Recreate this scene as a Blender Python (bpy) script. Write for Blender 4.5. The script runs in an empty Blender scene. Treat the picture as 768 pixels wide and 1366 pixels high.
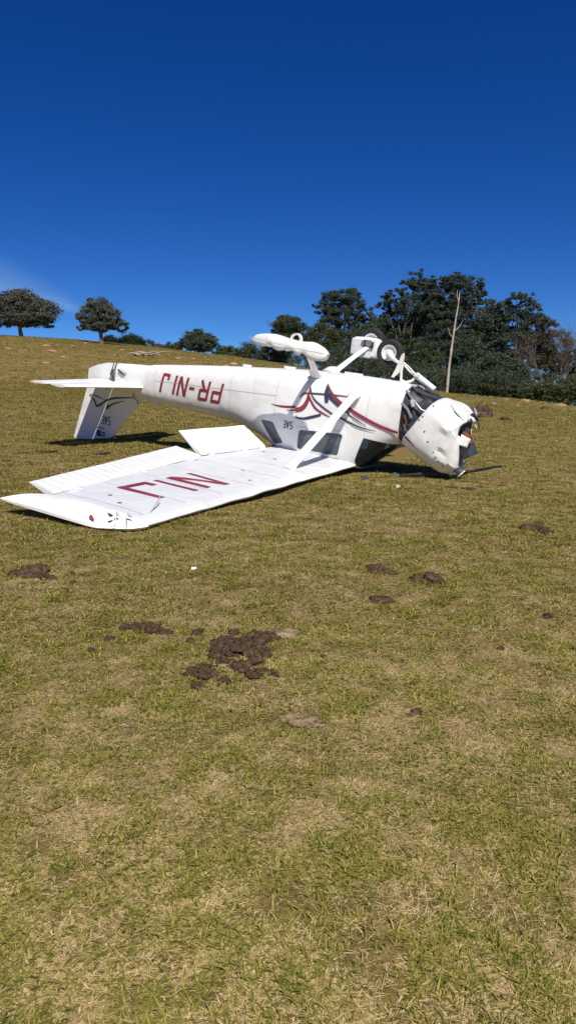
import bpy, bmesh, math, random
import numpy as np
from mathutils import Vector, Matrix, noise as mnoise
from mathutils.bvhtree import BVHTree

R = math.radians
scene = bpy.context.scene
col = scene.collection

# ------------------------------------------------------------------ camera, sky, sun, exposure
FPX = 950.0
PITCH = math.atan(143.0 / FPX)
CAM_H = 1.36
cam_data = bpy.data.cameras.new('camera')
cam = bpy.data.objects.new('camera', cam_data)
col.objects.link(cam)
cam_data.sensor_fit = 'VERTICAL'
cam_data.sensor_height = 24.0
cam_data.lens = 24.0 * FPX / 1366.0
cam_data.clip_start = 0.05
cam_data.clip_end = 5000
cam.location = (0, 0, CAM_H)
cam.rotation_euler = (math.pi / 2 - PITCH, 0, 0)
scene.camera = cam

SUN_EL = R(48)
SUN_AZ = R(164)          # clockwise from +Y
SUN_DIR = Vector((math.sin(SUN_AZ) * math.cos(SUN_EL), math.cos(SUN_AZ) * math.cos(SUN_EL), math.sin(SUN_EL)))
world = bpy.data.worlds.new('World')
scene.world = world
world.use_nodes = True
wn = world.node_tree
wn.nodes.clear()
wl = wn.links.new
w_out = wn.nodes.new('ShaderNodeOutputWorld')
w_bg = wn.nodes.new('ShaderNodeBackground')
w_sky = wn.nodes.new('ShaderNodeTexSky')
w_sky.sky_type = 'NISHITA'
w_sky.sun_disc = False
w_sky.sun_elevation = SUN_EL
w_sky.sun_rotation = SUN_AZ
w_sky.altitude = 900
w_sky.air_density = 0.62
w_sky.dust_density = 0.15
w_sky.ozone_density = 3.5
w_hsv = wn.nodes.new('ShaderNodeHueSaturation')
w_hsv.inputs['Saturation'].default_value = 1.32
w_hsv.inputs['Hue'].default_value = 0.517
w_hsv.inputs['Value'].default_value = 1.0
wl(w_sky.outputs[0], w_hsv.inputs['Color'])
w_tint = wn.nodes.new('ShaderNodeMix'); w_tint.data_type = 'RGBA'; w_tint.blend_type = 'MULTIPLY'; w_tint.inputs['Factor'].default_value = 1.0
wl(w_hsv.outputs[0], w_tint.inputs['A']); w_tint.inputs['B'].default_value = (0.70, 0.96, 1.0, 1)
# one thin wisp of cirrus, given by its direction in the sky
def sky_dir(px, py):
    a, b = (px - 384) / FPX, (py - 683) / FPX
    return Vector((a, math.cos(PITCH) - b * math.sin(PITCH), -math.sin(PITCH) - b * math.cos(PITCH))).normalized()
w_tc = wn.nodes.new('ShaderNodeTexCoord')
w_nrm = wn.nodes.new('ShaderNodeVectorMath'); w_nrm.operation = 'NORMALIZE'
wl(w_tc.outputs['Generated'], w_nrm.inputs[0])
def w_dot(v):
    n = wn.nodes.new('ShaderNodeVectorMath'); n.operation = 'DOT_PRODUCT'; n.inputs[1].default_value = v
    wl(w_nrm.outputs[0], n.inputs[0]); return n.outputs['Value']
def w_range(src, a, b, c, d, smooth=True):
    n = wn.nodes.new('ShaderNodeMapRange'); n.interpolation_type = 'SMOOTHSTEP' if smooth else 'LINEAR'
    for k, v in zip((1, 2, 3, 4), (a, b, c, d)): n.inputs[k].default_value = v
    wl(src, n.inputs[0]); return n.outputs[0]
def w_mul(a, b):
    n = wn.nodes.new('ShaderNodeMath'); n.operation = 'MULTIPLY'; wl(a, n.inputs[0])
    if isinstance(b, float): n.inputs[1].default_value = b
    else: wl(b, n.inputs[1])
    return n.outputs[0]
_a, _b = sky_dir(-60, 372), sky_dir(118, 420)
_n = _b.cross(_a).normalized()
if _n.z < 0: _n = -_n
_e = sky_dir(-420, 216)
across = w_dot(_n); along = w_dot(_e)
a_end, a_full = sky_dir(128, 424).dot(_e), sky_dir(85, 402).dot(_e)
edge = w_range(across, -0.008, 0.010, 0, 1); 
w_wid = wn.nodes.new('ShaderNodeMath'); w_wid.operation = 'DIVIDE'
wl(across, w_wid.inputs[0]); wl(w_range(along, a_end, sky_dir(-20, 300).dot(_e), 0.006, 0.065, False), w_wid.inputs[1])
fade = w_range(w_wid.outputs[0], 0.05, 1.0, 1, 0, False)
w_map = wn.nodes.new('ShaderNodeMapping'); w_map.inputs['Rotation'].default_value = (0, R(30), 0); w_map.inputs['Scale'].default_value = (2.0, 2.0, 16.0)
wl(w_nrm.outputs[0], w_map.inputs[0])
w_noise = wn.nodes.new('ShaderNodeTexNoise'); w_noise.inputs['Scale'].default_value = 2.2; w_noise.inputs['Detail'].default_value = 5
wl(w_map.outputs[0], w_noise.inputs[0])
cir = w_mul(w_mul(w_mul(edge, w_mul(fade, fade)), w_range(along, a_end, a_full, 0, 1)), w_range(w_noise.outputs[0], 0.25, 0.75, 0.35, 1.0))
w_cir = w_mul(cir, 0.58)
w_mix = wn.nodes.new('ShaderNodeMix')
w_mix.data_type = 'RGBA'
wl(w_cir, w_mix.inputs['Factor'])
wl(w_tint.outputs['Result'], w_mix.inputs['A'])
w_mix.inputs['B'].default_value = (4.4, 6.0, 7.6, 1)
wl(w_mix.outputs['Result'], w_bg.inputs['Color'])
w_bg.inputs['Strength'].default_value = 0.088
wl(w_bg.outputs[0], w_out.inputs[0])

sun_data = bpy.data.lights.new('sun', 'SUN')
sun_data.energy = 5.0
sun_data.angle = R(0.53)
sun_data.color = (1.0, 0.945, 0.85)
sun = bpy.data.objects.new('sun', sun_data)
col.objects.link(sun)
sun.rotation_euler = (-SUN_DIR).to_track_quat('-Z', 'Y').to_euler()
sun.location = SUN_DIR * 60

vs = scene.view_settings
vs.view_transform = 'Standard'
vs.look = 'None'
vs.exposure = 0.12
vs.gamma = 1.0
vs.use_curve_mapping = False
scene.render.engine = 'CYCLES'
scene.cycles.max_bounces = 8
scene.cycles.transparent_max_bounces = 12

# ------------------------------------------------------------------ helpers
def link(o, parent=None):
    col.objects.link(o)
    if parent is not None:
        o.parent = parent
    return o

def tag(o, label=None, cat=None, group=None, kind=None):
    if label: o['label'] = label
    if cat: o['category'] = cat
    if group: o['group'] = group
    if kind: o['kind'] = kind
    return o

def empty(name, loc, rz=0.0):
    e = bpy.data.objects.new(name, None)
    e.empty_display_size = 0.2
    e.location = loc
    e.rotation_euler = (0, 0, rz)
    return link(e)

class MB:
    def __init__(s):
        s.v = []; s.f = []
    def add(s, verts, faces):
        b = len(s.v)
        s.v += [tuple(p) for p in verts]
        s.f += [tuple(i + b for i in f) for f in faces]
        return s
    def box(s, c, size, rot=None):
        hx, hy, hz = [q / 2 for q in size]
        pts = [Vector((x, y, z)) for x in (-hx, hx) for y in (-hy, hy) for z in (-hz, hz)]
        if rot is not None: pts = [rot @ p for p in pts]
        c = Vector(c)
        return s.add([p + c for p in pts], [(0,1,3,2),(4,6,7,5),(0,4,5,1),(2,3,7,6),(0,2,6,4),(1,5,7,3)])
    def tube(s, pts, rad, n=8, cap=True, flat=None):
        pts = [Vector(p) for p in pts]
        if not hasattr(rad, '__len__'): rad = [rad] * len(pts)
        b = len(s.v); up = None
        for i, p in enumerate(pts):
            d = (pts[min(i + 1, len(pts) - 1)] - pts[max(i - 1, 0)])
            d = d.normalized() if d.length > 1e-9 else Vector((0, 0, 1))
            if flat is not None:
                u = Vector(flat); u = (u - d * u.dot(d)).normalized()
            else:
                if up is None:
                    up = Vector((0, 0, 1)) if abs(d.z) < 0.9 else Vector((1, 0, 0))
                u = (up - d * up.dot(d)); u = u.normalized() if u.length > 1e-6 else d.orthogonal().normalized(); up = u
            w = d.cross(u)
            r = rad[i]
            ra, rb = r if hasattr(r, '__len__') else (r, r)
            for k in range(n):
                a = 2 * math.pi * k / n
                s.v.append(tuple(p + u * (math.cos(a) * ra) + w * (math.sin(a) * rb)))
        for i in range(len(pts) - 1):
            for k in range(n):
                a = b + i * n + k; c = b + i * n + (k + 1) % n
                s.f.append((a, c, c + n, a + n))
        if cap:
            s.f.append(tuple(b + k for k in range(n - 1, -1, -1)))
            e = b + (len(pts) - 1) * n
            s.f.append(tuple(e + k for k in range(n)))
        return s
    def loft(s, rings, closed=True, cap0=False, cap1=False):
        b = len(s.v); n = len(rings[0])
        for r in rings: s.v += [tuple(p) for p in r]
        for i in range(len(rings) - 1):
            for k in range(n if closed else n - 1):
                a = b + i * n + k; c = b + i * n + (k + 1) % n
                s.f.append((a, c, c + n, a + n))
        if cap0: s.f.append(tuple(b + k for k in range(n - 1, -1, -1)))
        if cap1:
            e = b + (len(rings) - 1) * n
            s.f.append(tuple(e + k for k in range(n)))
        return s
    def lathe(s, c, axis, prof, n=24):
        # prof: list of (radius, offset along axis), closed ring profile
        c = Vector(c); ax = Vector(axis).normalized(); u = ax.orthogonal().normalized(); w = ax.cross(u)
        rings = []
        for k in range(n):
            a = 2 * math.pi * k / n
            d = u * math.cos(a) + w * math.sin(a)
            rings.append([c + d * r + ax * o for r, o in prof])
        rings.append(rings[0])
        return s.loft(rings, closed=False)
    def build(s, name, mat, parent=None, smooth=False, angle=None, off=(0, 0, 0)):
        me = bpy.data.meshes.new(name)
        ox, oy, oz = off
        me.from_pydata([(x - ox, y - oy, z - oz) for x, y, z in s.v], [], s.f)
        me.validate()
        bm = bmesh.new(); bm.from_mesh(me)
        bmesh.ops.recalc_face_normals(bm, faces=bm.faces)
        bm.to_mesh(me); bm.free()
        if mat is not None:
            for m in (mat if isinstance(mat, (list, tuple)) else [mat]): me.materials.append(m)
        if smooth:
            me.shade_smooth()
            if angle: me.set_sharp_from_angle(angle=R(angle))
        return link(bpy.data.objects.new(name, me), parent)

def nodes_of(m):
    m.use_nodes = True
    nt = m.node_tree
    return nt, nt.nodes['Principled BSDF'], nt.links.new

def mat(name, c, rough=0.6, metal=0.0, spec=None, var=0.0, vscale=4.0, bump=0.0, bscale=30.0, coat=0.0):
    m = bpy.data.materials.new(name)
    nt, p, L = nodes_of(m)
    p.inputs['Base Color'].default_value = (*c, 1)
    p.inputs['Roughness'].default_value = rough
    p.inputs['Metallic'].default_value = metal
    if spec is not None: p.inputs['Specular IOR Level'].default_value = spec
    if coat: p.inputs['Coat Weight'].default_value = coat
    tc = nt.nodes.new('ShaderNodeTexCoord')
    if var:
        no = nt.nodes.new('ShaderNodeTexNoise'); no.inputs['Scale'].default_value = vscale; no.inputs['Detail'].default_value = 6
        L(tc.outputs['Object'], no.inputs[0])
        mx = nt.nodes.new('ShaderNodeMix'); mx.data_type = 'RGBA'
        mx.inputs['A'].default_value = (*[q * (1 - var) for q in c], 1)
        mx.inputs['B'].default_value = (*[min(1, q * (1 + var)) for q in c], 1)
        rp = nt.nodes.new('ShaderNodeMapRange'); rp.inputs[1].default_value = 0.3; rp.inputs[2].default_value = 0.7
        L(no.outputs[0], rp.inputs[0]); L(rp.outputs[0], mx.inputs['Factor']); L(mx.outputs['Result'], p.inputs['Base Color'])
    if bump:
        nb = nt.nodes.new('ShaderNodeTexNoise'); nb.inputs['Scale'].default_value = bscale; nb.inputs['Detail'].default_value = 4
        L(tc.outputs['Object'], nb.inputs[0])
        bp = nt.nodes.new('ShaderNodeBump'); bp.inputs['Strength'].default_value = bump; bp.inputs['Distance'].default_value = 0.02
        L(nb.outputs[0], bp.inputs['Height']); L(bp.outputs[0], p.inputs['Normal'])
    return m

def paint_mat(name, base, dirt, ribs=None):
    """white aircraft paint with grime streaks and shallow skin waviness"""
    m = bpy.data.materials.new(name)
    nt, p, L = nodes_of(m)
    N = nt.nodes.new
    tc = N('ShaderNodeTexCoord')
    n1 = N('ShaderNodeTexNoise'); n1.inputs['Scale'].default_value = 2.3; n1.inputs['Detail'].default_value = 9; n1.inputs['Roughness'].default_value = 0.68
    L(tc.outputs['Object'], n1.inputs[0])
    r1 = N('ShaderNodeMapRange'); r1.inputs[1].default_value = 0.5; r1.inputs[2].default_value = 0.78; r1.inputs[4].default_value = 0.8
    L(n1.outputs[0], r1.inputs[0])
    mx = N('ShaderNodeMix'); mx.data_type = 'RGBA'
    mx.inputs['A'].default_value = (*base, 1); mx.inputs['B'].default_value = (*dirt, 1)
    L(r1.outputs[0], mx.inputs['Factor'])
    n3 = N('ShaderNodeTexNoise'); n3.inputs['Scale'].default_value = 60; n3.inputs['Detail'].default_value = 3
    L(tc.outputs['Object'], n3.inputs[0])
    r3 = N('ShaderNodeMapRange'); r3.inputs[1].default_value = 0.66; r3.inputs[2].default_value = 0.72; r3.inputs[4].default_value = 0.5
    L(n3.outputs[0], r3.inputs[0])
    mx2 = N('ShaderNodeMix'); mx2.data_type = 'RGBA'; mx2.inputs['B'].default_value = (0.36, 0.33, 0.27, 1)
    L(mx.outputs['Result'], mx2.inputs['A']); L(r3.outputs[0], mx2.inputs['Factor'])
    L(mx2.outputs['Result'], p.inputs['Base Color'])
    rr = N('ShaderNodeMapRange'); rr.inputs[3].default_value = 0.24; rr.inputs[4].default_value = 0.5
    L(n1.outputs[0], rr.inputs[0]); L(rr.outputs[0], p.inputs['Roughness'])
    n2 = N('ShaderNodeTexNoise'); n2.inputs['Scale'].default_value = 3.0; n2.inputs['Detail'].default_value = 2
    L(tc.outputs['Object'], n2.inputs[0])
    h = n2.outputs[0]
    if ribs:
        mp = N('ShaderNodeMapping'); mp.inputs['Rotation'].default_value = (0, 0, 0)
        L(tc.outputs['Object'], mp.inputs[0])
        wv = N('ShaderNodeTexWave'); wv.bands_direction = 'Y'; wv.inputs['Scale'].default_value = ribs
        L(mp.outputs[0], wv.inputs[0])
        pw = N('ShaderNodeMath'); pw.operation = 'POWER'; pw.inputs[1].default_value = 10
        L(wv.outputs['Fac'], pw.inputs[0])
        ad = N('ShaderNodeMath'); ad.operation = 'MULTIPLY_ADD'; ad.inputs[1].default_value = 0.25
        L(pw.outputs[0], ad.inputs[0]); L(n2.outputs[0], ad.inputs[2]); h = ad.outputs[0]
    b = N('ShaderNodeBump'); b.inputs['Strength'].default_value = 0.6; b.inputs['Distance'].default_value = 0.04
    L(h, b.inputs['Height']); L(b.outputs[0], p.inputs['Normal'])
    return m

def glass_mat(name, tint, alpha):
    m = bpy.data.materials.new(name)
    nt, p, L = nodes_of(m)
    p.inputs['Base Color'].default_value = (*tint, 1)
    p.inputs['Roughness'].default_value = 0.12
    tr = nt.nodes.new('ShaderNodeBsdfTransparent'); tr.inputs[0].default_value = (0.72, 0.78, 0.8, 1)
    mx = nt.nodes.new('ShaderNodeMixShader'); mx.inputs[0].default_value = alpha
    L(tr.outputs[0], mx.inputs[1]); L(p.outputs[0], mx.inputs[2])
    L(mx.outputs[0], nt.nodes['Material Output'].inputs[0])
    return m

M = {}
M['white'] = paint_mat('white_paint', (0.80, 0.80, 0.78), (0.66, 0.64, 0.58))
M['wing'] = paint_mat('wing_paint', (0.70, 0.71, 0.73), (0.58, 0.575, 0.55))
M['ribbed'] = paint_mat('ribbed_paint', (0.80, 0.80, 0.79), (0.68, 0.67, 0.63), ribs=2.6)
M['red'] = mat('red_vinyl', (0.25, 0.028, 0.045), 0.5, var=0.15)
M['navy'] = mat('navy_vinyl', (0.035, 0.045, 0.085), 0.45, var=0.15)
M['charcoal'] = mat('charcoal_print', (0.045, 0.05, 0.06), 0.5)
M['gap'] = mat('dark_fitting_and_shadow_gap', (0.05, 0.05, 0.05), 0.9)  # dark fittings and joints, also the painted shadow in the door gap
M['seam'] = mat('panel_seam', (0.42, 0.41, 0.39), 0.8)
M['rubber'] = mat('tyre_rubber', (0.018, 0.018, 0.02), 0.75, bump=0.2)
M['metal'] = mat('bare_metal', (0.45, 0.45, 0.44), 0.4, 0.85, var=0.2)
M['dark'] = mat('dark_engine_metal', (0.05, 0.055, 0.065), 0.55, 0.3, var=0.5, vscale=9, bump=0.3)  # plain dark metal tone, varied by noise
M['interior'] = mat('grey_cabin_lining', (0.26, 0.27, 0.29), 0.85, var=0.15)
M['seatfab'] = mat('seat_fabric', (0.10, 0.11, 0.14), 0.9, var=0.2)
M['rust'] = mat('red_oxide_metal', (0.20, 0.05, 0.025), 0.7, var=0.4, vscale=20)
M['black'] = mat('matt_black_blade', (0.014, 0.014, 0.015), 0.5)
M['redlens'] = mat('red_lens', (0.4, 0.02, 0.02), 0.2)
M['glass'] = glass_mat('smoked_acrylic', (0.19, 0.215, 0.25), 0.45)
M['wglass'] = glass_mat('shade_dark_acrylic', (0.035, 0.042, 0.055), 0.40)  # windshield tint darkened to stand for the shade it lies in

# ------------------------------------------------------------------ frames
cp, sp = math.cos(PITCH), math.sin(PITCH)
C2W = Matrix(((1, 0, 0), (0, -sp, cp), (0, -cp, -sp)))       # lens axes (right, down, forward) to world
ORG = Vector((0, 0, CAM_H))
def view_dir(px, py):
    return (C2W @ Vector(((px - 384) / FPX, (py - 683) / FPX, 1))).normalized()

# ------------------------------------------------------------------ ground
GN = C2W @ Vector((0.0318, -0.9798, -0.1976))                 # meadow normal round the aircraft
GD = 1.338
GZ0 = CAM_H - GD / GN.z
def plane_z(x, y): return GZ0 - (GN.x * x + GN.y * y) / GN.z

CREST = [(-700, 418, 90), (-300, 434, 85), (0, 447, 80), (100, 452.5, 80), (200, 463, 78), (300, 474, 75), (400, 489, 66),
         (500, 508, 56), (600, 526, 47), (700, 534, 44), (768, 544, 42), (1000, 566, 40), (1500, 590, 40)]
_az, _tn, _rc = [], [], []
for px, py, rc in CREST:
    d = view_dir(px, py)
    _az.append(math.atan2(d.x, d.y)); _tn.append(d.z / math.hypot(d.x, d.y)); _rc.append(rc)
_rs = np.random.RandomState(4)
_lat = _rs.rand(64, 64)
def vnoise(x, y):
    x = np.asarray(x, float); y = np.asarray(y, float)
    xi = np.floor(x).astype(int); yi = np.floor(y).astype(int); fx = x - xi; fy = y - yi
    fx = fx * fx * (3 - 2 * fx); fy = fy * fy * (3 - 2 * fy)
    g = lambda a, b: _lat[a % 64, b % 64]
    return (g(xi, yi) * (1 - fx) + g(xi + 1, yi) * fx) * (1 - fy) + (g(xi, yi + 1) * (1 - fx) + g(xi + 1, yi + 1) * fx) * fy
R0 = 17.0
def ground(x, y):
    x = np.asarray(x, float); y = np.asarray(y, float)
    r = np.hypot(x, y) + 1e-9; az = np.arctan2(x, y)
    tn = np.interp(az, _az, _tn); rc = np.interp(az, _az, _rc)
    dx, dy = x / r, y / r
    s0 = -(GN.x * dx + GN.y * dy) / GN.z
    z0 = GZ0 + s0 * R0
    zc = CAM_H + tn * rc
    t = np.clip((r - R0) / (rc - R0), 0, 1)
    Lh = rc - R0
    h00 = 2*t**3 - 3*t**2 + 1; h10 = t**3 - 2*t**2 + t; h01 = -2*t**3 + 3*t**2; h11 = t**3 - t**2
    zm = h00 * z0 + h10 * Lh * s0 + h01 * zc + h11 * Lh * tn
    e = np.clip(r - rc, 0, 40)
    zf = zc + tn * (r - rc) - 0.0016 * e * e - np.clip(r - rc - 40, 0, None) * 0.11
    z = np.where(r < R0, GZ0 + s0 * r, np.where(r < rc, zm, zf))
    amp = np.clip(r / 6, 0.3, 3.0)
    z = z + (vnoise(x * 1.1 + 7, y * 1.1 + 3) - 0.5) * 0.045 + (vnoise(x * 4.3, y * 4.3) - 0.5) * 0.022
    z = z + (vnoise(x * 0.21 + 11, y * 0.21 + 5) - 0.5) * 0.10 * np.clip((r - 14) / 10, 0, 1)
    return z
def gz(x, y): return float(ground(x, y))
def hit(px, py):
    d = view_dir(px, py); t = 0.5; prev = 0.5
    while t < 150:
        p = ORG + d * t
        if p.z < gz(p.x, p.y):
            a, b = prev, t
            for _ in range(24):
                m = (a + b) / 2; p = ORG + d * m
                if p.z < gz(p.x, p.y): b = m
                else: a = m
            p = ORG + d * b
            return Vector((p.x, p.y, gz(p.x, p.y)))
        prev = t; t *= 1.02
    p = ORG + d * 60
    return Vector((p.x, p.y, gz(p.x, p.y)))
def at_dist(px, r):
    d = view_dir(px, 540); h = math.hypot(d.x, d.y)
    x, y = d.x / h * r, d.y / h * r
    return Vector((x, y, gz(x, y)))

def sspace(n, k, far):
    u = np.linspace(-1, 1, n)
    return np.sinh(u * k) / np.sinh(k) * far
gx = sspace(361, 7.0, 1500); gy = sspace(361, 7.0, 1500) + 3.0
GX, GY = np.meshgrid(gx, gy)
GZv = ground(GX, GY)
nv = GX.shape[0]
verts = np.stack([GX.ravel(), GY.ravel(), GZv.ravel()], 1)
ii = np.arange(nv * nv).reshape(nv, nv)
quads = np.stack([ii[:-1, :-1].ravel(), ii[:-1, 1:].ravel(), ii[1:, 1:].ravel(), ii[1:, :-1].ravel()], 1)
gm = bpy.data.meshes.new('ground')
gm.from_pydata(verts.tolist(), [], quads.tolist())
gm.shade_smooth()
ground_ob = link(bpy.data.objects.new('ground', gm))
tag(ground_ob, 'sloping pasture of trampled thatch and bare brown soil', None, kind='structure')

def ground_material():
    m = bpy.data.materials.new('pasture_soil_and_thatch')
    nt, p, L = nodes_of(m); N = nt.nodes.new
    tc = N('ShaderNodeTexCoord')
    def noise(scale, det, rough=0.6):
        n = N('ShaderNodeTexNoise'); n.inputs['Scale'].default_value = scale; n.inputs['Detail'].default_value = det; n.inputs['Roughness'].default_value = rough
        L(tc.outputs['Object'], n.inputs[0]); return n.outputs[0]
    def ramp(src, stops):
        r = N('ShaderNodeValToRGB'); cr = r.color_ramp
        while len(cr.elements) < len(stops): cr.elements.new(0.5)
        for e, (pos, c) in zip(cr.elements, stops): e.position = pos; e.color = (*c, 1)
        L(src, r.inputs[0]); return r.outputs[0]
    def mixc(fac, a, b):
        x = N('ShaderNodeMix'); x.data_type = 'RGBA'
        if isinstance(fac, float): x.inputs['Factor'].default_value = fac
        else: L(fac, x.inputs['Factor'])
        L(a, x.inputs['A']); L(b, x.inputs['B']); return x.outputs['Result']
    fine = ramp(noise(55, 8, 0.75), [(0.28, (0.080, 0.055, 0.023)), (0.45, (0.20, 0.142, 0.056)), (0.58, (0.31, 0.225, 0.092)), (0.72, (0.42, 0.325, 0.15))])
    green = ramp(noise(40, 8, 0.75), [(0.3, (0.065, 0.058, 0.012)), (0.5, (0.155, 0.130, 0.030)), (0.7, (0.28, 0.225, 0.065))])
    patch = ramp(noise(0.55, 9, 0.75), [(0.42, (0, 0, 0)), (0.70, (0.7, 0.7, 0.7))])
    c = mixc(patch, fine, green)
    big = ramp(noise(0.07, 5, 0.6), [(0.35, (0.82, 0.80, 0.72)), (0.65, (1.08, 1.04, 0.96))])
    mu = N('ShaderNodeMix'); mu.data_type = 'RGBA'; mu.blend_type = 'MULTIPLY'; mu.inputs['Factor'].default_value = 1
    L(c, mu.inputs['A']); L(big, mu.inputs['B'])
    bare = ramp(noise(0.9, 8, 0.7), [(0.66, (0, 0, 0)), (0.76, (0.8, 0.8, 0.8))])
    soil = ramp(noise(12, 6), [(0.3, (0.13, 0.080, 0.046)), (0.7, (0.26, 0.170, 0.100))])
    L(mixc(bare, mu.outputs['Result'], soil), p.inputs['Base Color'])
    p.inputs['Roughness'].default_value = 0.95
    p.inputs['Specular IOR Level'].default_value = 0.15
    b = N('ShaderNodeBump'); b.inputs['Strength'].default_value = 0.9; b.inputs['Distance'].default_value = 0.03
    L(noise(38, 6, 0.7), b.inputs['Height']); L(b.outputs[0], p.inputs['Normal'])
    return m
gm.materials.append(ground_material())

# ------------------------------------------------------------------ the aircraft (body axes: X aft, Y right, Z up; it lies on its back)
BR = C2W @ Matrix(((-0.8599, 0.4910, -0.1091), (-0.2141, -0.1609, 0.9635), (0.4556, 0.8519, 0.2435)))
BT = C2W @ Vector((2.936, -1.990, 8.601)) + ORG
BASE = Vector((2.4, 0.0, 1.86))
air = bpy.data.objects.new('airplane', None)
link(air)
air.matrix_world = Matrix.Translation(BR @ BASE + BT) @ BR.to_4x4()
tag(air, 'crashed white high wing light airplane lying upside down with crushed nose', 'airplane')
def bw(p): return BR @ Vector(p) + BT
def part(mb, name, m, parent=None, smooth=False, angle=35):
    return mb.build(name, m, parent or air, smooth, angle, off=BASE)

# --- fuselage loft
ST = [(1.36, .475, .635, 1.40, 3.0), (1.60, .50, .615, 1.58, 3.2), (1.90, .525, .61, 1.84, 3.6), (2.3, .53, .615, 1.87, 3.8), (2.8, .52, .625, 1.87, 3.8),
      (3.15, .49, .645, 1.84, 3.4), (3.55, .43, .675, 1.66, 3.0), (4.0, .365, .71, 1.555, 2.8), (4.5, .305, .755, 1.525, 2.7), (5.2, .235, .825, 1.50, 2.6),
      (5.75, .185, .885, 1.475, 2.5), (5.86, .165, .915, 1.465, 2.5), (6.2, .13, .93, 1.44, 2.4), (6.54, .085, .955, 1.40, 2.3)]
STX = [s[0] for s in ST]
def fus_par(x): return [float(np.interp(x, STX, [s[i] for s in ST])) for i in range(1, 5)]
def fus_ring(x, n=48, grow=0.0, tz=0.0):
    w, zb, zt, e = fus_par(x); zc = (zb + zt) / 2; h = (zt - zb) / 2
    w += grow; h += grow
    out = []
    for k in range(n):
        a = 2 * math.pi * (k + 0.5) / n
        ca, sa = math.cos(a), math.sin(a)
        y = w * math.copysign(abs(ca) ** (2 / e), ca); z = zc + h * math.copysign(abs(sa) ** (2 / e), sa)
        dn = (mnoise.noise(Vector((x * 2.2, y * 3, z * 3))) * 0.006)
        if 5.6 < x < 6.0: dn += mnoise.noise(Vector((x * 14, y * 9, z * 9))) * 0.016
        out.append((x, y * (1 + dn), z + dn * 0.5))
    return out
xs = sorted(set([round(float(v), 3) for v in np.arange(1.36, 6.54, 0.12)] + STX))
def fus_shell(grow=0.0, x0=1.36, x1=6.54):
    mb = MB()
    X = [v for v in xs if x0 <= v <= x1]
    mb.loft([fus_ring(v, grow=grow) for v in X])
    return mb
def temp_obj(mb, name='tmp'):
    me = bpy.data.meshes.new(name); me.from_pydata(mb.v, [], mb.f)
    bm = bmesh.new(); bm.from_mesh(me); bmesh.ops.recalc_face_normals(bm, faces=bm.faces); bm.to_mesh(me); bm.free()
    o = bpy.data.objects.new(name, me); col.objects.link(o); return o
def drop(o):
    me = o.data; bpy.data.objects.remove(o)
    if me.users == 0: bpy.data.meshes.remove(me)
def thick(mb, t):
    """closed shell t thick inward"""
    me = bpy.data.meshes.new('t'); me.from_pydata(mb.v, [], mb.f)
    bm = bmesh.new(); bm.from_mesh(me); bmesh.ops.recalc_face_normals(bm, faces=bm.faces); bm.normal_update()
    # make sure normals look outwards
    if sum(f.normal.dot(Vector((0, f.calc_center_median().y, f.calc_center_median().z - 1.2))) for f in bm.faces) < 0:
        bmesh.ops.reverse_faces(bm, faces=bm.faces)
    bm.to_mesh(me); bm.free()
    o = bpy.data.objects.new('t', me); col.objects.link(o)
    s = o.modifiers.new('s', 'SOLIDIFY'); s.thickness = t; s.offset = -1
    return o
def prism(poly, y0, y1):
    mb = MB(); n = len(poly)
    mb.add([(x, y0, z) for x, z in poly] + [(x, y1, z) for x, z in poly],
           [tuple(range(n)), tuple(range(2 * n - 1, n - 1, -1))] + [(i, (i + 1) % n, n + (i + 1) % n, n + i) for i in range(n)])
    return mb
def rounded(poly, r=0.06, k=4):
    out = []; n = len(poly)
    for i in range(n):
        p = Vector(poly[i]); a = Vector(poly[i - 1]) - p; b = Vector(poly[(i + 1) % n]) - p
        rr = min(r, a.length * .45, b.length * .45)
        p0 = p + a.normalized() * rr; p1 = p + b.normalized() * rr
        for j in range(k + 1):
            t = j / k; out.append(tuple(p0 * (1 - t) ** 2 + p * 2 * t * (1 - t) + p1 * t * t))
    return out
def boolean(o, cutters, op):
    for c in cutters:
        b = o.modifiers.new('b', 'BOOLEAN'); b.operation = op; b.object = c; b.solver = 'EXACT'
    dg = bpy.context.evaluated_depsgraph_get(); dg.update()
    return bpy.data.meshes.new_from_object(o.evaluated_get(dg))
def finish(me, name, m, parent, smooth=True):
    me.transform(Matrix.Translation(-BASE))
    me.materials.clear(); me.materials.append(m)
    if smooth:
        me.shade_smooth(); me.set_sharp_from_angle(angle=R(35))
    me.name = name
    return link(bpy.data.objects.new(name, me), parent)

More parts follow.
